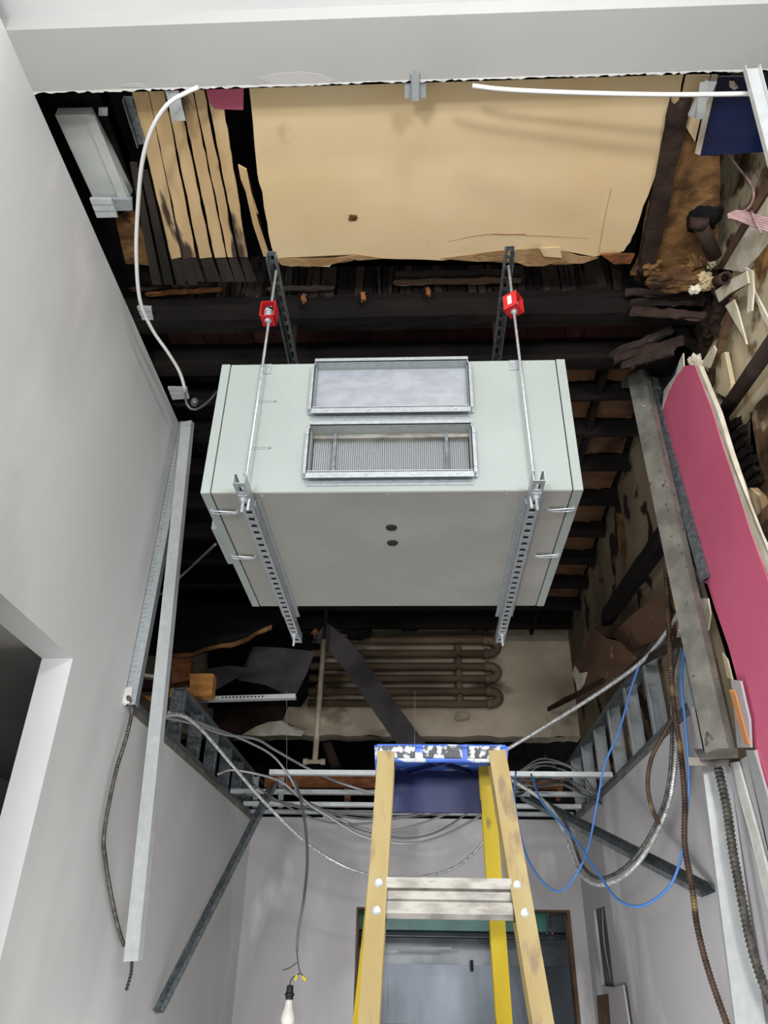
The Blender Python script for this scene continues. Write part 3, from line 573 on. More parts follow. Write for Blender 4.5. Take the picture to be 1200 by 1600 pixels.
# ================================================================== RIGHT TOP CORNER
bm = B(); a = P(1172, 108, y=1.5); b = P(1212, 262, y=1.62); chan(bm, a, b, .055, .02, .003, (0, -1, .3)); fin(bm, 'hanging_metal_strap', 'galvl', label='bent pale metal strap hanging in front of the navy board', cat='metal strap')
bm = B(); a = P(1112, 128, z=4.43); b = P(1084, 184, z=4.43); chan(bm, a, b, .04, .02, .003, (0, 0, 1)); beam(bm, P(1100, 128, z=4.43), P(1094, 186, z=4.42), .03, .003); fin(bm, 'bent_metal_bracket', 'galvl', label='crumpled metal bracket left of the navy board', cat='metal bracket')
flat('yellow_paint_chip', [(1140, 128), (1148, 128), (1148, 134), (1154, 137), (1147, 141), (1140, 136)], z=ZB-.004, m='creamw', label='small cream chip on the navy board at the soffit edge', cat='paint chip')
flat('old_wall_plaster', [(1108, 243), (1190, 238), (1215, 250), (1200, 300), (1175, 345), (1140, 420), (1105, 420), (1090, 380), (1106, 320)], x=1.47, m='mottled', off=(.02, 0, 0), label='mottled stained plaster directly below the navy board', cat='plaster')
bm = B(); rock(bm, P(1100, 342, z=4.50), (.075, .07, .03), 9); fin(bm, 'black_wall_hole', 'black', smooth=True, label='black hollow around the thick broken pipe', cat='soot')  # solid black lump set where the hollow is
bm = B(); cyl(bm, P(1092, 348, z=4.46), P(1117, 402, z=4.40), .034, .032, 20); lathe(bm, P(1092, 348, z=4.46), [(.041, -.02), (.041, .02)], 20, (0, .9, -.3)); fin(bm, 'broken_pipe', 'timberd', smooth=True, label='thick dark broken pipe leaving the wall above the rubble', cat='pipe')
bm = B(); c = P(1134, 434, x=1.32); c2 = P(1118, 440, x=1.4)
d = (c-c2).normalized(); lathe(bm, c2, [(.026, 0), (.027, (c-c2).length), (.019, (c-c2).length), (.018, .01)], 20, d); fin(bm, 'pipe_stub', 'timberd', smooth=True, label='short open-ended pipe stub beside the broken white boards', cat='pipe')
rk = [((1050, 438), (.13, .05, .045), 'rust', 'flat rusty brown lump of plaster under the dark timber', 1.30), ((1085, 415), (.05, .05, .06), 'rust', 'knobbly rusty plaster chunk beside the thick pipe', 1.38), ((1100, 440), (.045, .04, .035), 'cream', 'pale yellowish rubble chunk left of the pipe stub', 1.38), ((1085, 453), (.025, .02, .02), 'creamw', 'small pale stone under the yellowish chunk', 1.34), ((1072, 395), (.03, .04, .05), 'black', 'black burnt lump left of the thick pipe', 1.39), ((1015, 415), (.05, .04, .03), 'rust', 'brown crumbled chunk at the foot of the dark timber', 1.2), ((1110, 412), (.02, .02, .03), 'cream', 'small pale chunk right under the thick pipe', 1.37), ((1110, 500), (.05, .05, .11), 'timberd', 'dark burnt corner stump below the pipe stub', 1.44), ((1088, 570), (.03, .04, .06), 'creamw', 'white crumbled plaster on top of the magenta panel', 1.36)]
for i, (p, s, m, lab, x_) in enumerate(rk):
    fin(rock(B(), P(*p, y=2.47) if p[1] < 480 else P(*p, x=x_), s, i+2, 4, .5), 'rubble_chunk', m, label=lab, cat='rubble')
pl = [((978, 456), (1098, 462), .022, 'charp', 1.2), ((985, 474), (1100, 470), .02, 'charp', 1.18), ((988, 486), (1102, 494), .026, 'timberd', 1.15)]
for i, (a, b, w_, m, x_) in enumerate(pl):
    a = P(*a, y=2.66); b = P(*b, y=2.60); bm = B(); rough_beam(bm, a, b, .02, w_*1.6, (0, 0, 1), 10, .16, 30+i); fin(bm, 'broken_plank', m, label=f'weathered broken plank above the red-brown boards at right, {row_label(i, 3)} from the top', cat='plank', group='broken planks at right')
pl = [((955, 555), (1050, 516), 'charp'), ((958, 562), (1066, 533), 'timberd'), ((972, 572), (1052, 548), 'charp')]
for i, (a, b, m) in enumerate(pl):
    bm = B(); rough_beam(bm, P(*a, y=2.95), P(*b, y=2.75), .02, .045, (0, 0, 1), 10, .16, 50+i); fin(bm, 'splintered_board', m, label=f'splintered board pointing left above the steel column, {row_label(i, 3)} from the top', cat='plank', group='splintered boards')
bm = B(); rough_beam(bm, P(1062, 508, y=2.85), P(1098, 560, y=2.95), .05, .04, (0, 0, 1), 8, .12, 60); fin(bm, 'sooty_block', 'char', label='short sooty post stub pointing down at the magenta panel top', cat='timber')
# cream old wall field
cw = flat('cream_plaster_wall', [(1205, 300), (1160, 370), (1138, 415), (1145, 425), (1128, 470), (1118, 520), (1098, 570), (1112, 590), (1110, 640), (1130, 700), (1160, 655), (1205, 590)], x=1.46, m='cream', off=(.03, 0, 0), label='cream plaster wall remnant right of the burnt corner', cat='plaster wall')
flat('wood_edge_strip', [(1222, 240), (1160, 345), (1120, 418), (1127, 421), (1166, 353), (1222, 266)], x=1.42, m='timber', off=(.03, 0, 0), label='long thin brown wood strip slanting along the cream wall top', cat='wood strip')
flat('cream_strip_board', [(1222, 268), (1165, 348), (1128, 420), (1160, 425), (1185, 400), (1222, 350)], x=1.428, m='creamw', off=(.02, 0, 0), label='smooth cream board beside the brown wood strip', cat='board')
scr = [([(1117, 455), (1140, 438), (1166, 424), (1169, 443), (1140, 458), (1123, 472)], 1.34, 'broken white board with a torn left end'), ([(1164, 418), (1175, 424), (1177, 455), (1174, 486), (1167, 490), (1169, 450)], 1.35, 'narrow white splinter hanging down'), ([(1133, 478), (1146, 468), (1152, 485), (1166, 538), (1160, 525)], 1.36, 'long pointed white plaster shard'), ([(1176, 450), (1186, 470), (1200, 498), (1205, 520), (1190, 495)], 1.4, 'thin white shard at the right picture edge'), ([(1100, 560), (1115, 540), (1118, 548), (1108, 575), (1096, 572)], 1.35, 'small torn white flap on top of the magenta panel')]
for px, x_, lab in scr: flat('plaster_shard', px, x=x_, m='creamw', off=(.008, 0, .002), label=lab, cat='plaster shard')
flat('brown_bark_strip', [(1182, 372), (1200, 352), (1212, 352), (1196, 395), (1186, 440), (1180, 425), (1176, 400)], x=1.43, m='rust', off=(.02, 0, 0), label='rough brown strip between cream boards by the pink wire bundle', cat='wood strip')
bm = B(); rough_beam(bm, P(1148, 470, x=1.4), P(1106, 600, x=1.42), .03, .03, (1, 0, 0), 14, .15, 71); fin(bm, 'old_stud', 'timber', label='brown splintered stud crossing the cream wall', cat='timber')
bm = B(); rough_beam(bm, P(1132, 460, x=1.42), P(1098, 545, x=1.44), .05, .05, (1, 0, 0), 14, .15, 72); fin(bm, 'burnt_stud', 'timberd', label='dark burnt stud left of the cream wall', cat='timber')
bm = B(); cyl(bm, P(1218, 520, x=1.36), P(1112, 672, x=1.42), .032, .03, 20); fin(bm, 'dark_diagonal_pipe', 'timberd', smooth=True, label='dark brown round pipe slanting down across the cream wall', cat='pipe')
flat('grey_plaster_slab', [(1118, 560), (1132, 550), (1142, 600), (1140, 625), (1118, 612)], x=1.42, m='cream', off=(.02, 0, 0), label='grey plaster slab between the magenta panel and dark pipe', cat='plaster')
bm = B(); rock(bm, P(1135, 680, x=1.45), (.04, .06, .09), 21); fin(bm, 'black_hollow', 'black', smooth=True, label='black hollow at the foot of the slanting pipe', cat='soot')  # black lump standing in for the opening
for i in range(7):
    u, v = 1140+i*5.5, 668+i*15
    bm = B(); rough_beam(bm, P(u-12, v+12, x=1.43), P(u+16, v-12, x=1.45), .035, .022, (1, 0, 0), 6, .1, 90+i); fin(bm, 'charred_lath_piece', 'char', label=f'short charred lath beside the magenta panel, {row_label(i, 7)} from the top', cat='lath', group='charred laths by the magenta panel')
bm = B(); rough_beam(bm, P(1132, 690, x=1.4), P(1165, 775, x=1.4), .03, .03, (1, 0, 0), 10, .15, 99); fin(bm, 'old_conduit_stub', 'charp', label='ragged dark timber along the right edge of the magenta panel', cat='timber')
flat('cream_wall_lower', [(1172, 640), (1215, 600), (1215, 870), (1175, 800), (1188, 740)], x=1.475, m='mottled', off=(.02, 0, 0), label='brown wall with peeling cream paint at the right picture edge', cat='plaster wall')
flat('cream_plaster_chunk', [(1156, 782), (1172, 762), (1186, 775), (1192, 800), (1178, 812), (1162, 806)], x=1.38, m='cream', off=(.03, 0, 0), label='cream plaster chunk above the brown timber end', cat='plaster')
bm = B(); beam(bm, P(1215, 790, x=1.38), P(1178, 832, x=1.38), .05, .04, (1, 0, 0)); fin(bm, 'brown_timber_end', 'timber', label='brown timber end at the right picture edge', cat='timber')
bm = B(); beam(bm, P(1172, 838, x=1.38), P(1215, 925, x=1.38), .03, .03, (1, 0, 0)); fin(bm, 'cream_wood_trim', 'creamw', label='cream wood trim piece under the brown timber end', cat='trim')
# magenta panel
mp_ = [(1067, 572), (1085, 570), (1112, 640), (1130, 700), (1150, 765), (1172, 830), (1190, 880), (1215, 950), (1260, 1100), (1300, 1300), (1216, 1300), (1200, 1240), (1180, 1170), (1165, 1110), (1150, 1060), (1138, 1010), (1117, 950), (1103, 905), (1090, 880), (1085, 850), (1068, 800), (1055, 745), (1045, 705), (1036, 672), (1022, 660), (1032, 645), (1042, 620), (1055, 590)]
mg = thing('magenta_wall_panel', P(1150, 1060, x=1.31), 'tall slanting wall panel painted magenta on the right side', 'wall panel')
flat('painted_face', mp_, x=1.310, m='magenta', off=(.006, 0, 0), parent=mg)
flat('gypsum_core', [(u+(8 if v < 1000 and u > 1085 - 0 and i < 9 else 0), v) for i, (u, v) in enumerate(mp_)], x=1.318, m='creamw', off=(.02, 0, 0), parent=mg, label='white plaster core showing at the edge')
flat('edge_strip', [(1085, 568), (1092, 572), (1122, 645), (1140, 705), (1160, 770), (1183, 830), (1215, 900), (1215, 935), (1172, 830), (1150, 765), (1130, 700), (1112, 640)], x=1.313, m='creamw', off=(.02, 0, 0), parent=mg, label='cream bare edge along the right side')
flat('navy_edge_scrap', [(1064, 575), (1056, 592), (1040, 622), (1027, 648), (1026, 640), (1032, 618), (1048, 588), (1060, 565)], x=1.312, m='navy', off=(.008, 0, 0), parent=mg, label='navy torn paint at the upper left edge')
flat('torn_edge_scrap', [(1037, 610), (1055, 585), (1062, 562), (1067, 552), (1068, 572), (1055, 590), (1043, 612), (1034, 640)], x=1.306, m='creamw', off=(.006, 0, 0), parent=mg)
flat('torn_edge_scrap', [(1095, 935), (1106, 935), (1110, 960), (1106, 985), (1100, 965)], x=1.30, m='creamw', off=(.006, 0, 0), parent=mg)
flat('torn_edge_scrap', [(1128, 1020), (1136, 1030), (1144, 1062), (1136, 1058)], x=1.30, m='cream', off=(.006, 0, 0), parent=mg)
# steel column
col = thing('steel_column', P(1120, 1185, y=3.2), 'grey folded steel column running from the roof beams down to the bent bracket', 'steel column')
a, b = P(992, 582, x=1.20), P(1122, 1184, x=1.19)
bm = B(); chan(bm, b, a, .10, .055, .004, (.75, .65, 0)); fin(bm, 'main_channel', 'olive', col)
a2, b2 = P(1012, 592, x=1.285), P(1100, 905, x=1.285)
bm = B(); chan(bm, b2, a2, .05, .05, .003, (.9, .4, 0), .01); fin(bm, 'rear_channel', 'galvd', col, label='darker narrow channel behind')
bm = B(); poly(bm, [P(1085, 1172, x=1.16), P(1152, 1170, x=1.22), P(1154, 1184, x=1.2), P(1094, 1187, x=1.13)], (0, 0, .004)); fin(bm, 'bent_flange', 'olive', col)
bm = B(); poly(bm, [P(970, 588, x=1.18), P(1000, 583, x=1.22), P(1004, 603, x=1.22), P(972, 606, x=1.18)], (0, .004, .0)); fin(bm, 'top_tab', 'galvd', col)
for k in range(5):
    c = P(1003+k*18, 640+k*100, x=1.2); bm = B(); lathe(bm, c-V((.0, .03, 0)), [(.006, 0), (.004, -.004)], 10, (.0, 1, 0)); fin(bm, 'screw', 'zinc', col)
# lower bracket, galvanized strips, hose at right
flat('steel_plate_bracket', [(1075, 1183), (1140, 1187), (1138, 1197), (1076, 1196)], y=3.16, m='olive', off=(0, .006, 0), label='thin dark plate under the foot of the steel column', cat='plate')
bm = B(); a, b = P(1090, 1062, x=1.27), P(1120, 1180, x=1.27); chan(bm, b, a, .10, .03, .003, (1, 0, 0), .012); jb = fin(bm, 'wall_stud', 'galv', label='short galvanized stud with a tan smear beside the steel column foot', cat='metal stud')
bm = B(); rock(bm, P(1104, 1132, x=1.262), (.004, .03, .045), 31); fin(bm, 'smear', 'tan', jb, label='tan glue smear')
bm = B(); rock(bm, P(1106, 1134, x=1.257), (.004, .014, .025), 33); fin(bm, 'smear', 'creamw', jb, label='white plaster blob')
a, b = P(1118, 1195, y=3.32), P(1176, 1625, y=3.45)
bm = B(); chan(bm, b, a, .11, .02, .003, (0, 1, 0)); fin(bm, 'tall_wall_stud', 'galvl', label='wide galvanized stud standing against the right wall below the bent bracket', cat='metal stud')
bm = B(); a, b = P(1157, 1072, x=1.29), P(1173, 1160, x=1.28)
pp = flat('lilac_board', [(1142, 1062), (1156, 1064), (1170, 1125), (1172, 1168), (1152, 1168)], x=1.285, m='skimr', off=(.01, 0, 0), label='lilac-grey board scrap with orange strips beside the column foot', cat='board')
for k in range(3): 
    bm2 = B(); beam(bm2, P(1141+k*3.4, 1078, x=1.28), P(1165+k*2.8, 1163, x=1.28), .004, .007, (1, 0, 0)); fin(bm2, 'orange_strip', 'copper', pp)
bm.free()
flat('silver_edge_strip', [(1165, 1172), (1178, 1172), (1215, 1300), (1215, 1400), (1195, 1300)], x=1.296, m='galvl', off=(.01, 0, 0), label='silver strip along the lower magenta panel edge', cat='metal strip')
flat('white_wall_edge', [(1140, 1192), (1152, 1190), (1180, 1290), (1215, 1420), (1215, 1480), (1172, 1310)], x=1.292, m='white', off=(.01, 0, 0), label='rough white drywall edge right of the corrugated hose', cat='drywall edge')
# brown wall boards behind (mid right)
flat('brown_wall_board', [(926, 979), (948, 998), (966, 1002), (994, 1031), (960, 1060), (904, 1096), (897, 1072), (894, 1048), (905, 1020)], x=1.22, m='brownbd', off=(.012, 0, 0), label='loose brown board with a cream torn corner above the metal studs', cat='board')
flat('cream_torn_corner', [(898, 1040), (905, 1052), (917, 1050), (912, 1068), (902, 1085), (900, 1068), (894, 1052)], x=1.215, m='creamw', off=(.004, 0, 0), label='cream torn corner piece on the loose brown board', cat='plaster')
flat('brown_wall_board', [(953, 995), (985, 962), (1012, 942), (1038, 925), (1046, 960), (1040, 995), (1010, 1005), (985, 1018)], x=1.29, m='brownbd', off=(.012, 0, 0), label='curved brown board further up behind the armoured cables', cat='board')
flat('rust_wall_patch', [(1036, 925), (1062, 905), (1080, 960), (1075, 1000), (1040, 1010)], x=1.31, m='rust', off=(.012, 0, 0), label='rusty patch behind the foot of the steel column', cat='plaster')
bm = B(); rough_beam(bm, P(857, 1108, x=1.2), P(1062, 1003, x=1.25), .02, .04, (0, 0, 1), 16, .08, 81); fin(bm, 'brown_batten', 'timberd', label='long brown batten with a broken left end below the loose board', cat='batten')
bm = B(); rough_beam(bm, P(948, 965, x=1.3), P(1040, 835, x=1.3), .09, .07, (1, 0, 0), 12, .04, 82); fin(bm, 'diagonal_brace', 'char', label='black diagonal timber brace on the old right wall', cat='timber')
flat('dark_wall_scar', [(962, 800), (972, 805), (980, 860), (975, 885), (966, 850)], x=1.42, m='rust', off=(.03, 0, 0), label='dark oval scar on the old plaster wall behind the column', cat='plaster')

# ================================================================== STUD FRAMES & TRACKS
tr = thing('right_stud_frame', (1.33, 5.2, H1), 'low steel stud frame standing on top of the right wall', 'stud frame')
bm = B(); chan(bm, (XR+.045, 3.66, H1), (XR+.045, D, H1), .09, .035, .003, (0, 0, 1)); fin(bm, 'bottom_track', 'galvd', tr)
bm = B(); chan(bm, (XR+.045, 3.72, 3.235), (XR+.045, D+.3, 3.235), .09, .035, .003, (0, 0, -1)); fin(bm, 'top_track', 'galvd', tr)
for k, y in enumerate((3.80, 4.28, 4.76, 5.24, 5.72, 6.22, 6.7)):
    bm = B(); chan(bm, (XR+.045, y, H1+.004), (XR+.045, y, 3.232), .085, .04, .003, (0, -1, 0), .01); fin(bm, 'stud', 'galv', tr)
bm = B(); box(bm, (XR-.004, 3.64, H1-.03), (XR-.001, D, H1+.002)); fin(bm, 'edge_flange', 'olive', tr)
for px, m, lab in (([(925, 1160), (958, 1135), (962, 1175), (930, 1200)], 'timberd', 'dark brown board seen between the right frame studs'), ([(982, 1152), (1000, 1142), (1004, 1158), (985, 1172)], 'lath', 'small pale wood block between the right frame studs'), ([(925, 1208), (950, 1190), (958, 1200), (925, 1232)], 'rust', 'rusty scrap at the far end of the right stud frame')):
    flat('wood_scrap', px, x=1.40, m=m, off=(.02, 0, 0), label=lab, cat='wood scrap')
tl = thing('left_stud_frame', (XL-.06, 5, H1), 'low steel stud frame standing on top of the left wall', 'stud frame')
bm = B(); chan(bm, (XL-.05, D1+.02, H1), (XL-.05, D, H1), .1, .04, .003, (0, 0, 1)); fin(bm, 'bottom_track', 'galvd', tl)
bm = B(); box(bm, (XL+.001, D1+.1, H1-.035), (XL+.006, D, H1+.004)); fin(bm, 'edge_flange', 'olive', tl)
bm = B(); chan(bm, (XL-.06, 4.5, 3.12), (XL-.06, D+.4, 3.12), .09, .035, .003, (0, 0, -1)); fin(bm, 'top_track', 'galvd', tl)
for y in (4.55, 5.0, 5.45, 5.9, 6.35, 6.75):
    bm = B(); chan(bm, (XL-.06, y, H1+.004), (XL-.06, y, 3.118), .085, .04, .003, (0, -1, 0), .01); fin(bm, 'stud', 'galvd', tl)
# corner track at end of upper left wall
bm = B(); chan(bm, (XL+.028, D1+.005, 2.72), (XL+.028, D1+.005, H2+.02), .056, .05, .003, (0, 1, 0))
for i in range(60):
    z = 2.78+i*.026; box(bm, (XL+.004, D1-.0005, z), (XL+.026, D1+.006, z+.008))
fin(bm, 'corner_track', 'galv', label='vertical steel track capping the end of the upper left wall', cat='metal track')
bm = B(); rock(bm, (XL+.014, D1-.004, 2.76), (.022, .01, .05), 61); fin(bm, 'plaster_blob', 'white', label='white plaster blob at the lower end of the corner track', cat='plaster')
# long hanging stud
bm = B(); a, b = P(291, 658, y=3.42), P(204, 1502, y=3.50); chan(bm, b, a, .066, .035, .003, (.25, 1, 0))
hs = fin(bm, 'hanging_stud', 'galvl', label='long bright metal stud hanging down in front of the left wall', cat='metal stud')
for k, t in enumerate((.05, .2, .24, .33, .45, .62, .78, .83, .95)):
    c = a.lerp(b, t); bm = B(); lathe(bm, c+V((.006*(-1)**k, -.001, 0)), [(.005, .001), (.004, -.003)], 10, (0, 1, 0)); fin(bm, 'screw', 'zinc', hs)
bm = B(); tube(bm, [b+V((.0, .01, .01)), b+V((.01, 0, -.04)), b+V((.002, 0, -.10))], .007, 6, .01, .25, .012); fin(bm, 'cable_stub', 'dgrey', label='dark cable stub below the long hanging stud', cat='cable')
bm = B(); a, b = P(428, 1230, y=5.5), P(250, 1583, x=-1.36); chan(bm, b, a, .062, .03, .003, (-.5, -.8, 0)); fin(bm, 'leaning_stud', 'galvd', label='dark metal stud leaning against the lower left wall', cat='metal stud')
bm = B(); a, b = P(822, 1248, y=5.5), P(1108, 1398, x=1.27); chan(bm, b, a, .075, .03, .003, (-.3, -.3, 1)); fin(bm, 'leaning_stud', 'galvd', label='dark metal stud slanting down across the right wall', cat='metal stud')
# ceiling frame at back
for k, (v, lab) in enumerate(((1212, 'nearest'), (1242, 'second'), (1261, 'third'), (1273, 'fourth'))):
    y = P(600, v, z=2.76).y; bm = B(); x0 = XL+.01 if k < 3 else XL
    if k == 0: x0 = -1.0
    chan(bm, (x0, y, 2.76), (XR-.02, y, 2.76), .05 if k != 2 else .06, .03, .003, (0, 0, 1)); fin(bm, 'ceiling_channel', 'galvl' if k in (0, 2) else 'galv', label=f'horizontal steel ceiling channel over the back wall, {lab} from the camera', cat='metal channel', group='ceiling channels at the back')
for u in (400, 440, 695):
    bm = B(); chan(bm, P(u, 1215, z=2.80), P(u*.995, 1272, z=2.80), .04, .02, .003); fin(bm, 'cross_channel', 'galv', label=f'short cross channel on the ceiling channels, {"leftmost" if u == 400 else "next to the leftmost" if u == 440 else "behind the ladder top"}', cat='metal channel')
bm = B(); beam(bm, P(543, 1208, z=2.83), P(543, 1272, z=2.83), .05, .03); fin(bm, 'wood_crosspiece', 'blockd', label='orange-brown wood crosspiece over the ceiling channels left of the ladder', cat='timber')
bm = B(); beam(bm, (-1.3, 6.6, 3.0), (1.2, 6.6, 3.0), .03, .10); fin(bm, 'reddish_rail', 'blockd', label='long reddish rail behind the ceiling channels', cat='timber')
bm = B(); beam(bm, P(878, 1215, y=6.2), P(872, 1250, y=6.2), .05, .03); fin(bm, 'wood_offcut', 'blockd', label='small reddish wood offcut behind the cable tangle', cat='timber')
for u, lab in ((448, 'left of the ladder'), (648, 'behind the ladder top')):
    y = 5.6; bm = B(); cyl(bm, P(u, 1235, y=y), P(u, 1080, y=y), .002, n=6); fin(bm, 'hanger_wire', 'zinc', label=f'thin vertical hanger wire {lab}', cat='wire')

for u, lab in ((509, 'left'), (517, 'right')):
    bm = B(); rock(bm, P(u, 1277, y=6.72), (.028 if lab == 'left' else .018, .02, .012), u, 3, .1); fin(bm, 'white_oval', 'whitep', smooth=True, label=f'small white oval piece just above the back wall, {lab} one of the two', cat='lamp')  # plain white lumps, oval in outline
# ================================================================== END WALL: PIPE COIL etc
pc = thing('pipe_coil', (-.2, 7.1, 3.8), 'brown wall-mounted coil of horizontal pipes behind the unit', 'pipe coil')
vs = [1000, 1021, 1041, 1060, 1080, 1099]; zs = []
for i, v in enumerate(vs):
    z = P(700, v, y=7.1).z; zs.append(z)
    bm = B(); cyl(bm, (-1.05, 7.1, z), (.70, 7.1, z), .036, n=20); fin(bm, 'pipe', 'pipe', pc, smooth=True)
for i in (0, 2, 4):
    z0, z1 = zs[i], zs[i+1]; zm = (z0+z1)/2; rr = (z0-z1)/2; c = [V((.70+rr*sin(t)*1.3, 7.1, zm+rr*cos(t))) for t in [pi*k/8 for k in range(9)]]
    bm = B(); tube(bm, c, .042, 16, .02); fin(bm, 'return_bend', 'pipe', pc, smooth=True)
for z in zs:
    bm = B(); lathe(bm, (.66, 7.1, z), [(.046, 0), (.048, .01), (.048, .03), (.046, .04)], 20, (1, 0, 0)); fin(bm, 'coupling', 'pipe', pc, smooth=False)
for z in zs[1:]:
    bm = B(); lathe(bm, (.40, 7.07, z+.04), [(.02, -.035), (.034, -.01), (.034, .02), (.02, .045)], 14); fin(bm, 'valve_link', 'pipe', pc, smooth=True)
bm = B(); rock(bm, (.42, 7.19, zs[-1]-.10), (.09, .03, .05), 41); fin(bm, 'plaster_collar', 'pipec', pc, label='lumpy plaster collar under the lowest pipe')
# vertical cream pipe
vp = thing('vertical_pipe', P(492, 1195, y=6.0), 'cream vertical pipe with a tee at its lower end left of the ladder', 'pipe')
fin(cyl(B(), P(506, 1000, y=6.0), P(492, 1190, y=6.0), .022, n=14), 'pipe_body', 'pipec', vp, smooth=True)
fin(cyl(B(), P(506, 1001, y=6.0), (P(506, 1001, y=6.0).x+.01, 6.0, 4.62), .015, n=12), 'shaded_upper_pipe', 'char', vp)  # upper length coloured near-black for the shade under the roof
c = P(491, 1190, y=6.0); bm = B(); cyl(bm, c+V((-.07, 0, 0)), c+V((.07, 0, 0)), .017, n=14)
for s in (-1, 1): cyl(bm, c+V((s*.05, 0, 0)), c+V((s*.085, 0, 0)), .024, n=14)
fin(bm, 'tee', 'pipec', vp); 
bm = B(); cc = P(497, 1115, y=6.0); cyl(bm, cc+V((0, 0, -.03)), cc+V((0, 0, .03)), .026, n=14); fin(bm, 'coupling', 'pipec', vp)
# dark diagonal board
def ribbon(name, pts, w, th, m, y, lab, cat):
    bm = B(); L_ = crom([P(u, v, y=y) for u, v in pts], .05); A = []
    for i, c in enumerate(L_):
        d = (L_[min(i+1, len(L_)-1)]-L_[max(i-1, 0)]).normalized(); s = d.cross(V((0, 1, 0))).normalized()*w/2
        A.append([bm.verts.new(c+s), bm.verts.new(c-s), bm.verts.new(c-s+V((0, th, 0))), bm.verts.new(c+s+V((0, th, 0)))])
    for a, b in zip(A, A[1:]):
        for k in range(4): bm.faces.new((a[k], a[(k+1) % 4], b[(k+1) % 4], b[k]))
    bm.faces.new(A[0]); bm.faces.new(A[-1][::-1]); return fin(bm, name, m, label=lab, cat=cat)
ribbon('dark_strip', [(500, 985), (535, 1015), (570, 1060), (605, 1110), (650, 1172)], .19, .012, 'felt', 6.2, 'wide dark strip slanting down across the pipe coil to the ladder top', 'strip')
# black felt flaps, plank deck, blocks at left
flat('black_flap', [(395, 1010), (440, 1012), (492, 1018), (480, 1050), (462, 1086), (440, 1082), (415, 1070), (372, 1062), (400, 1040)], y=5.6, m='felt', off=(0, .01, .0), label='grey-black sheet flap hanging behind the perforated strip', cat='sheet')
flat('black_panel', [(325, 985), (500, 985), (500, 1060), (470, 1103), (325, 1105)], y=7.16, m='black', off=(0, .02, 0), label='black panel on the end wall left of the pipe coil', cat='board')  # flat black panel covering this part of the end wall
flat('black_flap', [(322, 1045), (360, 1040), (395, 1044), (372, 1058), (335, 1078), (328, 1060)], y=5.3, m='felt', off=(0, .01, .0), label='smaller black sheet flap beside the wood blocks', cat='sheet')
dk = thing('torn_plank_deck', P(320, 990, y=5.4), 'torn edge of a layered black roof deck above the wood blocks', 'roof deck')
e = [(215, 1022), (262, 1028), (300, 1026), (318, 1018), (345, 1012), (362, 1010), (385, 1002), (400, 992), (424, 982)]
A = [P(u, v, y=5.2) for u, v in e]; Bk = [P(470, 950, y=6.6), P(330, 940, y=6.6), P(215, 940, y=6.0)]
fin(poly(B(), A+Bk, (0, 0, .03)), 'black_deck', 'char', dk)
A = [P(u, v, y=5.19) for u, v in e[1:]]; fin(poly(B(), A+[p+V((0, 0, .03)) for p in A[::-1]], (0, .02, 0)), 'broken_edge', 'rust', dk, label='brown broken wood edge')
for px, m, y, lab in (([(268, 1028), (298, 1029), (296, 1062), (268, 1068)], 'blockd', 4.9, 'dark orange rotten wood block at the left below the torn deck'), ([(296, 1052), (334, 1052), (331, 1087), (302, 1088), (296, 1070)], 'block', 4.88, 'bright orange cut wood block right of the rotten one'), ([(266, 1075), (298, 1074), (300, 1087), (264, 1089)], 'block', 4.87, 'small flat wood piece under the rotten block'), ([(215, 1050), (245, 1055), (244, 1060), (216, 1056)], 'creamw', 4.7, 'thin pale splinter between the two left metal studs'), ([(212, 1060), (246, 1062), (244, 1076), (214, 1074)], 'redwood', 4.75, 'dark reddish timber between the two left metal studs'), ([(222, 1086), (240, 1088), (235, 1098)], 'block', 4.7, 'tiny pale wood corner by the left track')):
    flat('wood_block', px, y=y, m=m, off=(0, .09, .0), label=lab, cat='wood block', bevel=.003)
bm = B(); a, b = P(300, 1097, y=5.1), P(462, 1092, y=5.1); chan(bm, a, b, .05, .03, .003, (0, 0, 1))
pt = fin(bm, 'perforated_strip', 'galvl', label='bright perforated metal strip under the black flap', cat='metal strip')
bm = B()
for k in range(12): c = a.lerp(b, .3+k*.035); box(bm, (c.x-.006, c.y-.0265, c.z+.012), (c.x+.006, c.y-.0245, c.z+.022))
fin(bm, 'perforations', 'black', pt)
flat('cream_plaster_flap', [(378, 1148), (400, 1135), (420, 1128), (440, 1126), (462, 1140), (478, 1142), (470, 1150), (440, 1148), (410, 1150)], y=7.15, m='creamw', off=(0, .02, 0), label='cream torn plaster flap on the end wall behind the cream pipe', cat='plaster')
flat('dark_board_panel', [(335, 1105), (452, 1100), (440, 1128), (380, 1150), (330, 1148)], y=7.17, m='timberd', off=(0, .015, 0), label='dark brown panel on the end wall under the perforated strip', cat='board')
bm = B(); rough_beam(bm, P(455, 992, y=6.4), P(497, 985, y=6.4), .02, .02, (0, 0, 1), 5, .1, 8); fin(bm, 'batten_stub', 'char', label='short dark batten stub above the cream pipe', cat='batten')
flat('orange_tag', [(484, 984), (496, 984), (496, 1001), (484, 1001)], y=6.2, m='blockd', label='small orange wood tag at the top of the cream pipe', cat='wood block')
bm = B(); cyl(bm, P(508, 1155, y=7.6), P(525, 1200, y=7.6), .05, n=12); fin(bm, 'dark_post', 'timberd', label='dark post behind the cream pipe under the end wall', cat='post')
for k, (z, y) in enumerate(((3.3, 8.2), (3.05, 8.8))):
    bm = B(); beam(bm, (-1.5, y, z), (1.5, y, z), .06, .08); fin(bm, 'far_beam', 'char', label=f'black beam deep in the gap under the end wall, {"upper" if k == 0 else "lower"} one', cat='beam')
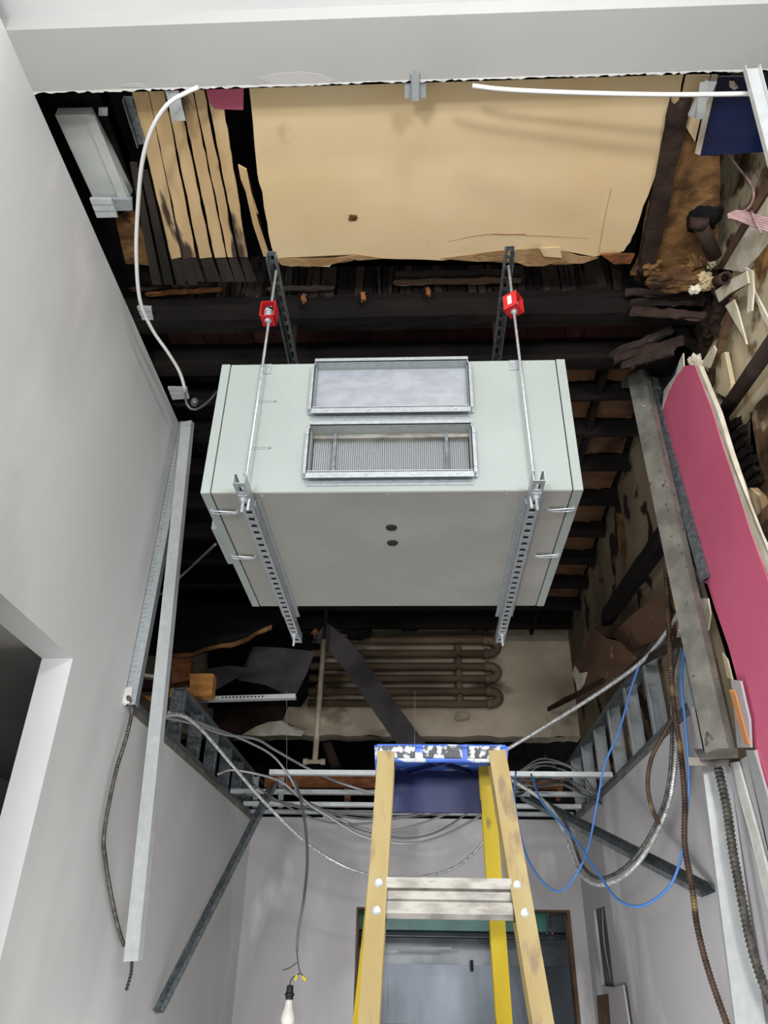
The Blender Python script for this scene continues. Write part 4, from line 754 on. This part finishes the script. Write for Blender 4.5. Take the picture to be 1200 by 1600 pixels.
# soot clumps between joists over the end wall
for i, (u, v) in enumerate(((545, 975), (600, 968), (640, 978), (700, 972), (560, 990), (750, 975), (930, 985))):
    bm = B(); rock(bm, P(u, v, y=6.9), (.12, .08, .05), i+70, 3, .6); fin(bm, 'soot_clump', 'char', label=f'crumbly black soot clump above the pipe coil, {row_label(i, 7)} from the left' if i < 4 else ['crumbly black clump on the dark strip top', 'crumbly black clump at the coil bends', 'crumbly black clump right of the unit bottom'][i-4], cat='soot', )

# ================================================================== CABLES
def cable(name, pts, r, m, lab, cat='cable', rib=0, n=8, group=None, pitch=.012, parent=None):
    return fin(tube(B(), [P(p[0], p[1], y=p[2]) for p in pts], r, n, .03, rib, pitch), name, m, parent, smooth=not rib, label=lab, cat=cat, group=group)
zc_ = lambda u, v, z: (u, v, P(u, v, z=z).y)
cable('white_cable', [zc_(310, 136, 4.40), zc_(285, 148, 4.39), zc_(262, 163, 4.38), zc_(238, 200, 4.37), zc_(222, 255, 4.36), zc_(215, 330, 4.34), zc_(213, 400, 4.30), zc_(219, 470, 4.26), zc_(238, 515, 4.25), zc_(262, 550, 4.24), zc_(281, 582, 4.23), zc_(290, 612, 4.2)], .0085, 'whitep', 'thick white cable curving down from the soffit along the left wall')
cable('white_conduit', [(738, 134, 1.55), (790, 140, 1.56), (900, 145, 1.57), (1050, 148, 1.57), (1210, 146, 1.56)], .0085, 'whitep', 'white cable running along the soffit edge to the right')
cable('dark_lead', [(340, 610, 3.35), (325, 628, 3.3), (305, 640, 3.25), (292, 632, 3.22), (289, 605, 3.2)], .007, 'greyc', 'grey lead looping at the lower end of the white cable')
bm = B(); c = P(304, 628, y=3.25); lathe(bm, c, [(.016, -.02), (.02, -.01), (.02, .012), (.014, .02)], 12); fin(bm, 'cable_connector', 'galvd', label='round grey cable connector by the long stud top', cat='connector')
cable('grey_cable', [(238, 938, 4.0), (270, 912, 3.9), (310, 875, 3.7), (337, 850, 3.3)], .007, 'greyc', 'grey cable running from behind the long stud to the unit side')
xl = lambda u, v, x_=XL+.03: (u, v, P(u, v, x=x_).y)
cable('armoured_cable', [xl(200, 1088), xl(206, 1110), xl(198, 1150), xl(180, 1210), xl(163, 1300), xl(165, 1345), xl(174, 1400), xl(185, 1450), xl(194, 1478)], .009, 'flexd', 'dull armoured cable hanging along the left wall', rib=.12)
cable('flex_conduit', [(255, 1118, 3.9), (285, 1118, 4.1), (315, 1140, 4.3), (360, 1192, 4.6), (410, 1250, 4.9), (465, 1305, 5.1), (520, 1345, 5.3), (575, 1366, 5.4), (640, 1372, 5.4), (700, 1360, 5.4), (735, 1338, 5.4), (758, 1312, 5.4)], .010, 'flex', 'bright spiral conduit swooping from the left wall behind the ladder', rib=.14)
cable('grey_cable', [(255, 1120, 4.0), (300, 1130, 4.3), (350, 1147, 4.7), (400, 1155, 5.0), (430, 1172, 5.2), (480, 1200, 5.4), (540, 1226, 5.6), (600, 1240, 5.6), (680, 1236, 5.7)], .009, 'lgrey', 'light grey cable arching from the left wall to the ceiling channels, lower of the pair')
cable('grey_cable', [(262, 1112, 4.2), (330, 1136, 4.6), (385, 1158, 4.9), (425, 1180, 5.1), (450, 1210, 5.2), (475, 1250, 5.3), (520, 1280, 5.35), (570, 1308, 5.4), (640, 1318, 5.4), (700, 1302, 5.5), (762, 1268, 5.6)], .008, 'lgrey', 'light grey cable dipping below the ceiling channels toward the ladder')
cable('grey_cable', [(340, 1210, 5.0), (360, 1203, 5.05), (400, 1209, 5.1), (440, 1222, 5.2), (475, 1250, 5.3), (530, 1280, 5.5), (600, 1300, 5.5), (690, 1275, 5.6), (735, 1250, 5.7)], .008, 'lgrey', 'light grey cable starting among the left frame studs')
for i, (u0, v0, u1, v1, sag) in enumerate(((395, 1225, 750, 1228, 62), (410, 1242, 740, 1240, 38), (430, 1222, 750, 1238, 50), (470, 1258, 752, 1252, 22), (380, 1240, 756, 1262, 18), (450, 1232, 760, 1246, 70))):
    pts = [(u0+(u1-u0)*t, v0+(v1-v0)*t+sag*4*t*(1-t)*(1+.1*sin(i*3+t*7)), 5.45+.12*i*.5) for t in (0, .15, .3, .45, .6, .75, .9, 1)]
    cable('sagging_cable', pts, .0065, 'greyc', f'grey cable sagging under the ceiling channels behind the ladder, {row_label(i, 6)} from the front', group='sagging grey cables')
for i in range(9):
    r = random.Random(i+20); vo = r.uniform(-18, 22); y = 5.35+.07*i
    pts = [(790+r.uniform(-5, 8), 1232+vo*.6, y), (815, 1215+vo+r.uniform(-8, 8), y), (845, 1203+vo+r.uniform(-6, 6), y), (880, 1206+vo, y), (905, 1220+vo, y), (925, 1238+vo*.5, y), (940, 1252+vo*.2, y+.1)]
    cable('coiled_cable', pts, .0065, 'greyc' if i % 3 else 'dgrey', f'grey cable in the tangle right of the ladder top, {row_label(i, 9)} from the front', group='cable tangle right of the ladder')
cable('thin_dark_wire', [(850, 1180, 5.6), (875, 1205, 5.6), (900, 1232, 5.6), (925, 1250, 5.7)], .005, 'dgrey', 'thin dark wire slanting down over the right cable tangle')
cable('dark_loop', [(798, 1262, 5.3), (806, 1235, 5.3), (815, 1210, 5.35), (835, 1198, 5.4), (860, 1196, 5.45)], .006, 'greyc', 'grey loop rising from the channels beside the ladder')
cable('long_straight_conduit', [(770, 1184, 4.9), (850, 1136, 4.7), (930, 1086, 4.4), (1000, 1036, 4.0), (1040, 990, 3.7), (1068, 945, 3.5)], .012, 'flex', 'bright straight conduit running from the ladder top up to the column', rib=.1)
cable('flex_conduit', [(1069, 945, 3.45), (1062, 985, 3.5), (1056, 1050, 3.55), (1057, 1150, 3.6), (1052, 1220, 3.65), (1040, 1270, 3.75), (1010, 1330, 3.9), (975, 1368, 4.1), (935, 1382, 4.3), (905, 1362, 4.5), (888, 1320, 4.6), (872, 1280, 4.7), (845, 1248, 4.85), (795, 1216, 5.0)], .0115, 'flex', 'big bright conduit loop hanging in front of the right wall', rib=.12)
cable('dark_flex_conduit', [(1062, 1000, 3.5), (1050, 1060, 3.52), (1050, 1150, 3.6), (1046, 1215, 3.65), (1033, 1268, 3.75), (1003, 1325, 3.9), (970, 1360, 4.1), (935, 1372, 4.3), (910, 1352, 4.5), (895, 1312, 4.6), (878, 1274, 4.7)], .0085, 'flexd', 'darker conduit following inside the big bright loop', rib=.12)
cable('rusty_conduit', [(1040, 880, 3.42), (1044, 960, 3.42), (1048, 1040, 3.42), (1054, 1110, 3.44), (1064, 1180, 3.46), (1070, 1250, 3.46), (1070, 1320, 3.48), (1082, 1390, 3.5), (1090, 1450, 3.5), (1108, 1520, 3.5), (1140, 1612, 3.5)], .0125, 'rusty', 'long rusty brown conduit hanging down the right wall', rib=.14)
cable('rusty_conduit', [(1052, 1120, 3.5), (1036, 1150, 3.55), (1018, 1185, 3.6), (1012, 1225, 3.65), (1018, 1260, 3.7), (1030, 1288, 3.72)], .010, 'rusty', 'short curved rusty conduit left of the long one', rib=.14)
cable('blue_cable', [(1082, 965, 3.4), (1070, 1010, 3.42), (1065, 1070, 3.42), (1072, 1140, 3.44), (1076, 1220, 3.46), (1070, 1300, 3.5), (1060, 1355, 3.6), (1040, 1392, 3.7), (1000, 1416, 3.85), (965, 1405, 4.0), (935, 1365, 4.2), (905, 1320, 4.4), (875, 1285, 4.6), (845, 1250, 4.8), (830, 1210, 5.0)], .0065, 'blue', 'blue cable hanging lowest in a wide loop on the right wall')
cable('blue_cable', [(1002, 1030, 4.0), (985, 1080, 4.1), (968, 1140, 4.2), (945, 1195, 4.3), (932, 1260, 4.4), (920, 1320, 4.4), (903, 1362, 4.4), (878, 1392, 4.5), (852, 1382, 4.6), (826, 1345, 4.7), (812, 1298, 4.8), (804, 1245, 4.9), (806, 1205, 5.0)], .006, 'blue', 'blue cable looping beside the right ladder rail')
xr = lambda u, v: (u, v, 3.2+.15*(v-1000)/600)
cable('corrugated_hose', [xr(1085, 1010), xr(1094, 1060), xr(1102, 1110), xr(1112, 1160), xr(1122, 1200), xr(1135, 1260), xr(1145, 1330), xr(1158, 1400), xr(1172, 1470), xr(1190, 1530), xr(1215, 1590)], .017, 'flexd', 'thick grey corrugated hose running down the right wall stud', rib=.16, n=12, pitch=.016)
cable('pink_wire', [(1106, 192, 1.95), (1128, 225, 2.05), (1150, 258, 2.1), (1172, 285, 2.12), (1178, 305, 2.12), (1172, 322, 2.1), (1160, 332, 2.05)], .006, 'pinkc', 'dusty pink wire hanging from the crumpled bracket')
for i in range(6):
    o = (i-2.5)*3; cable('pink_bundle_wire', [(1137, 338+o*.25, 2.0), (1150, 336+o*.8, 2.0), (1168, 341+o*1.1, 2.0), (1188, 348+o*1.2, 2.0), (1212, 355+o*1.3, 2.0)], .005, 'pinkc', f'dusty pink wire of the tied bundle at the right edge, {row_label(i, 6)} from the top', group='pink wire bundle')
cable('pink_bundle_tie', [(1174, 330, 1.99), (1180, 345, 1.985), (1190, 365, 1.99)], .005, 'pinkc', 'pink wire wrapped across the tied bundle')
# pendant bulb
pb = thing('pendant_bulb', P(452, 1600, y=4.9), 'unlit white light bulb in a black socket hanging from wires', 'light bulb')
yb = 4.9
for k, o in enumerate((-1.2, 1.2)):
    cable('lead', [(458+o, 1215, 5.25), (470+o, 1250, 5.2), (478+o, 1300, 5.1), (480+o, 1350, 5.0), (474+o, 1410, yb), (466+o, 1455, yb), (464+o, 1486, yb)], .0045, 'greyc', None, None, parent=pb)
cable('bare_wire', [(464, 1484, yb), (465, 1500, yb), (469, 1520, yb), (474, 1524, yb)], .003, 'dgrey', None, None, parent=pb)
cable('bare_wire', [(464, 1504, yb), (453, 1512, yb), (442, 1516, yb)], .0025, 'dgrey', None, None, parent=pb)
cable('bare_wire', [(468, 1521, yb), (458, 1527, yb), (454, 1533, yb), (452, 1545, yb)], .003, 'dgrey', None, None, parent=pb)
for a, b in (((464, 1523), (461, 1532)), ((472, 1525), (478, 1532))):
    bm = B(); cyl(bm, P(*a, y=yb), P(*b, y=yb), .007, .010, 10); fin(bm, 'wire_nut', 'yclip', pb)
c = P(452, 1561, y=yb); lo = P(452, 1598, y=yb).z-c.z
bm = B(); lathe(bm, c, [(.006, .066), (.018, .063), (.02, .03), (.026, .026), (.026, .016), (.021, .012), (.021, -.002)], 20); fin(bm, 'socket', 'rubber', pb, smooth=False)
bm = B(); lathe(bm, c, [(.018, 0), (.02, -.01), (.023, -.035), (.034, -.062), (.040, -.085), (.038, -.105), (.028, -.122), (.012, -.131), (.001, -.133)], 28); fin(bm, 'glass_bulb', 'bulb', pb, smooth=True)
# ================================================================== WALL SLOT, PATCHES
sl = thing('cable_slot', (XR+.03, 6.22, 1.56), 'rectangular wall cut-out packed with dark cables on the right wall', 'wall cut-out')
bm = B(); box(bm, (XR+.07, 6.0, 1.3), (XR+.078, 6.44, 2.08)); fin(bm, 'backing', 'black', sl)
for k in range(9):
    y = 6.05+k*.043; bm = B(); tube(bm, [V((XR+.03, y, 2.09)), V((XR+.022+.01*sin(k), y+.01*sin(k*2), 1.85)), V((XR+.03, y+.008, 1.6)), V((XR+.035, 6.22+(y-6.22)*.5, 1.5))], .011, 8); fin(bm, 'slot_cable', 'dgrey' if k % 2 else 'greyc', sl, smooth=True)
bm = B(); box(bm, (XR-.006, 6.0, 1.55), (XR+.02, 6.44, 1.575)); fin(bm, 'sill_clip', 'zinc', sl)
flat('brown_wall_patch', [(932, 1556), (952, 1552), (962, 1612), (936, 1612)], x=XR-.004, m='timber', off=(.01, 0, 0), label='brown bare patch below the cable slot', cat='wall patch')
flat('loose_drywall_offcut', [(950, 1545), (973, 1539), (984, 1612), (955, 1612)], x=XR-.03, m='skimr', off=(.013, 0, 0), label='grey drywall offcut leaning by the cable slot', cat='drywall offcut')
# ================================================================== KITCHEN THROUGH THE OPENING
hood = thing('exhaust_hood', (.3, 7.4, 1.8), 'stainless steel exhaust hood seen through the opening behind the ladder', 'exhaust hood')
za, zb_ = P(700, 1434, y=7.35).z, P(700, 1456, y=7.35).z; zc = P(700, 1470, y=7.3).z
xs = P(858, 1450, y=7.35).x
fin(box(B(), (-.9, 7.35, zb_), (xs-.02, 7.42, 2.3)), 'front_panel', 'teal', hood, label='front covered with teal protective film')
fin(box(B(), (xs+.02, 7.35, zb_), (1.8, 7.42, 2.3)), 'front_panel', 'steel', hood)
bm = B(); prof(bm, [(0, 0), (.03, -.015), (.04, -.05), (.02, -.06), (-.01, -.05)], (-.9, 7.34, zb_+.01), (xs-.02, 7.34, zb_+.01), (0, 0, 1)); fin(bm, 'front_lip', 'steel', hood, bevel=.004)
bm = B(); prof(bm, [(0, 0), (.03, -.015), (.04, -.05), (.02, -.06), (-.01, -.05)], (xs+.02, 7.34, zb_+.01), (1.8, 7.34, zb_+.01), (0, 0, 1)); fin(bm, 'front_lip', 'steel', hood, bevel=.004)
fin(box(B(), (-.9, 7.42, zb_+.02), (1.8, 8.6, zb_+.04)), 'canopy_underside', 'steeld', hood)
bm = B(); a = P(610, 1482, y=7.9); b = P(705, 1482, y=7.9); beam(bm, a, b, .05, .018); fin(bm, 'hood_lamp', 'whitem', hood)
bk = thing('steel_wall_panels', (.4, 8.6, 0), 'brushed stainless wall panels behind the exhaust hood', 'steel panels')
x = -1.2
for wd in (.9, 1.05, .28, .5, .6, .4):
    fin(box(B(), (x, 8.6, 0), (x+wd-.008, 8.62, 1.70)), 'steel_panel', 'steel', bk); x += wd
struct(box(B(), (-1.4, 8.62, 0), (2.4, 8.7, 2.75)), 'wall_kitchen', 'steeld')
struct(box(B(), (-1.6, D+.13, 2.70), (1.9, 8.7, 2.74)), 'ceiling_kitchen', 'black')
bm = B(); cyl(bm, P(737, 1500, y=8.5), P(738, 1518, y=8.5), .012, n=8); fin(bm, 'dark_hook', 'rubber', label='small dark hook on the stainless panels behind the ladder', cat='hook')
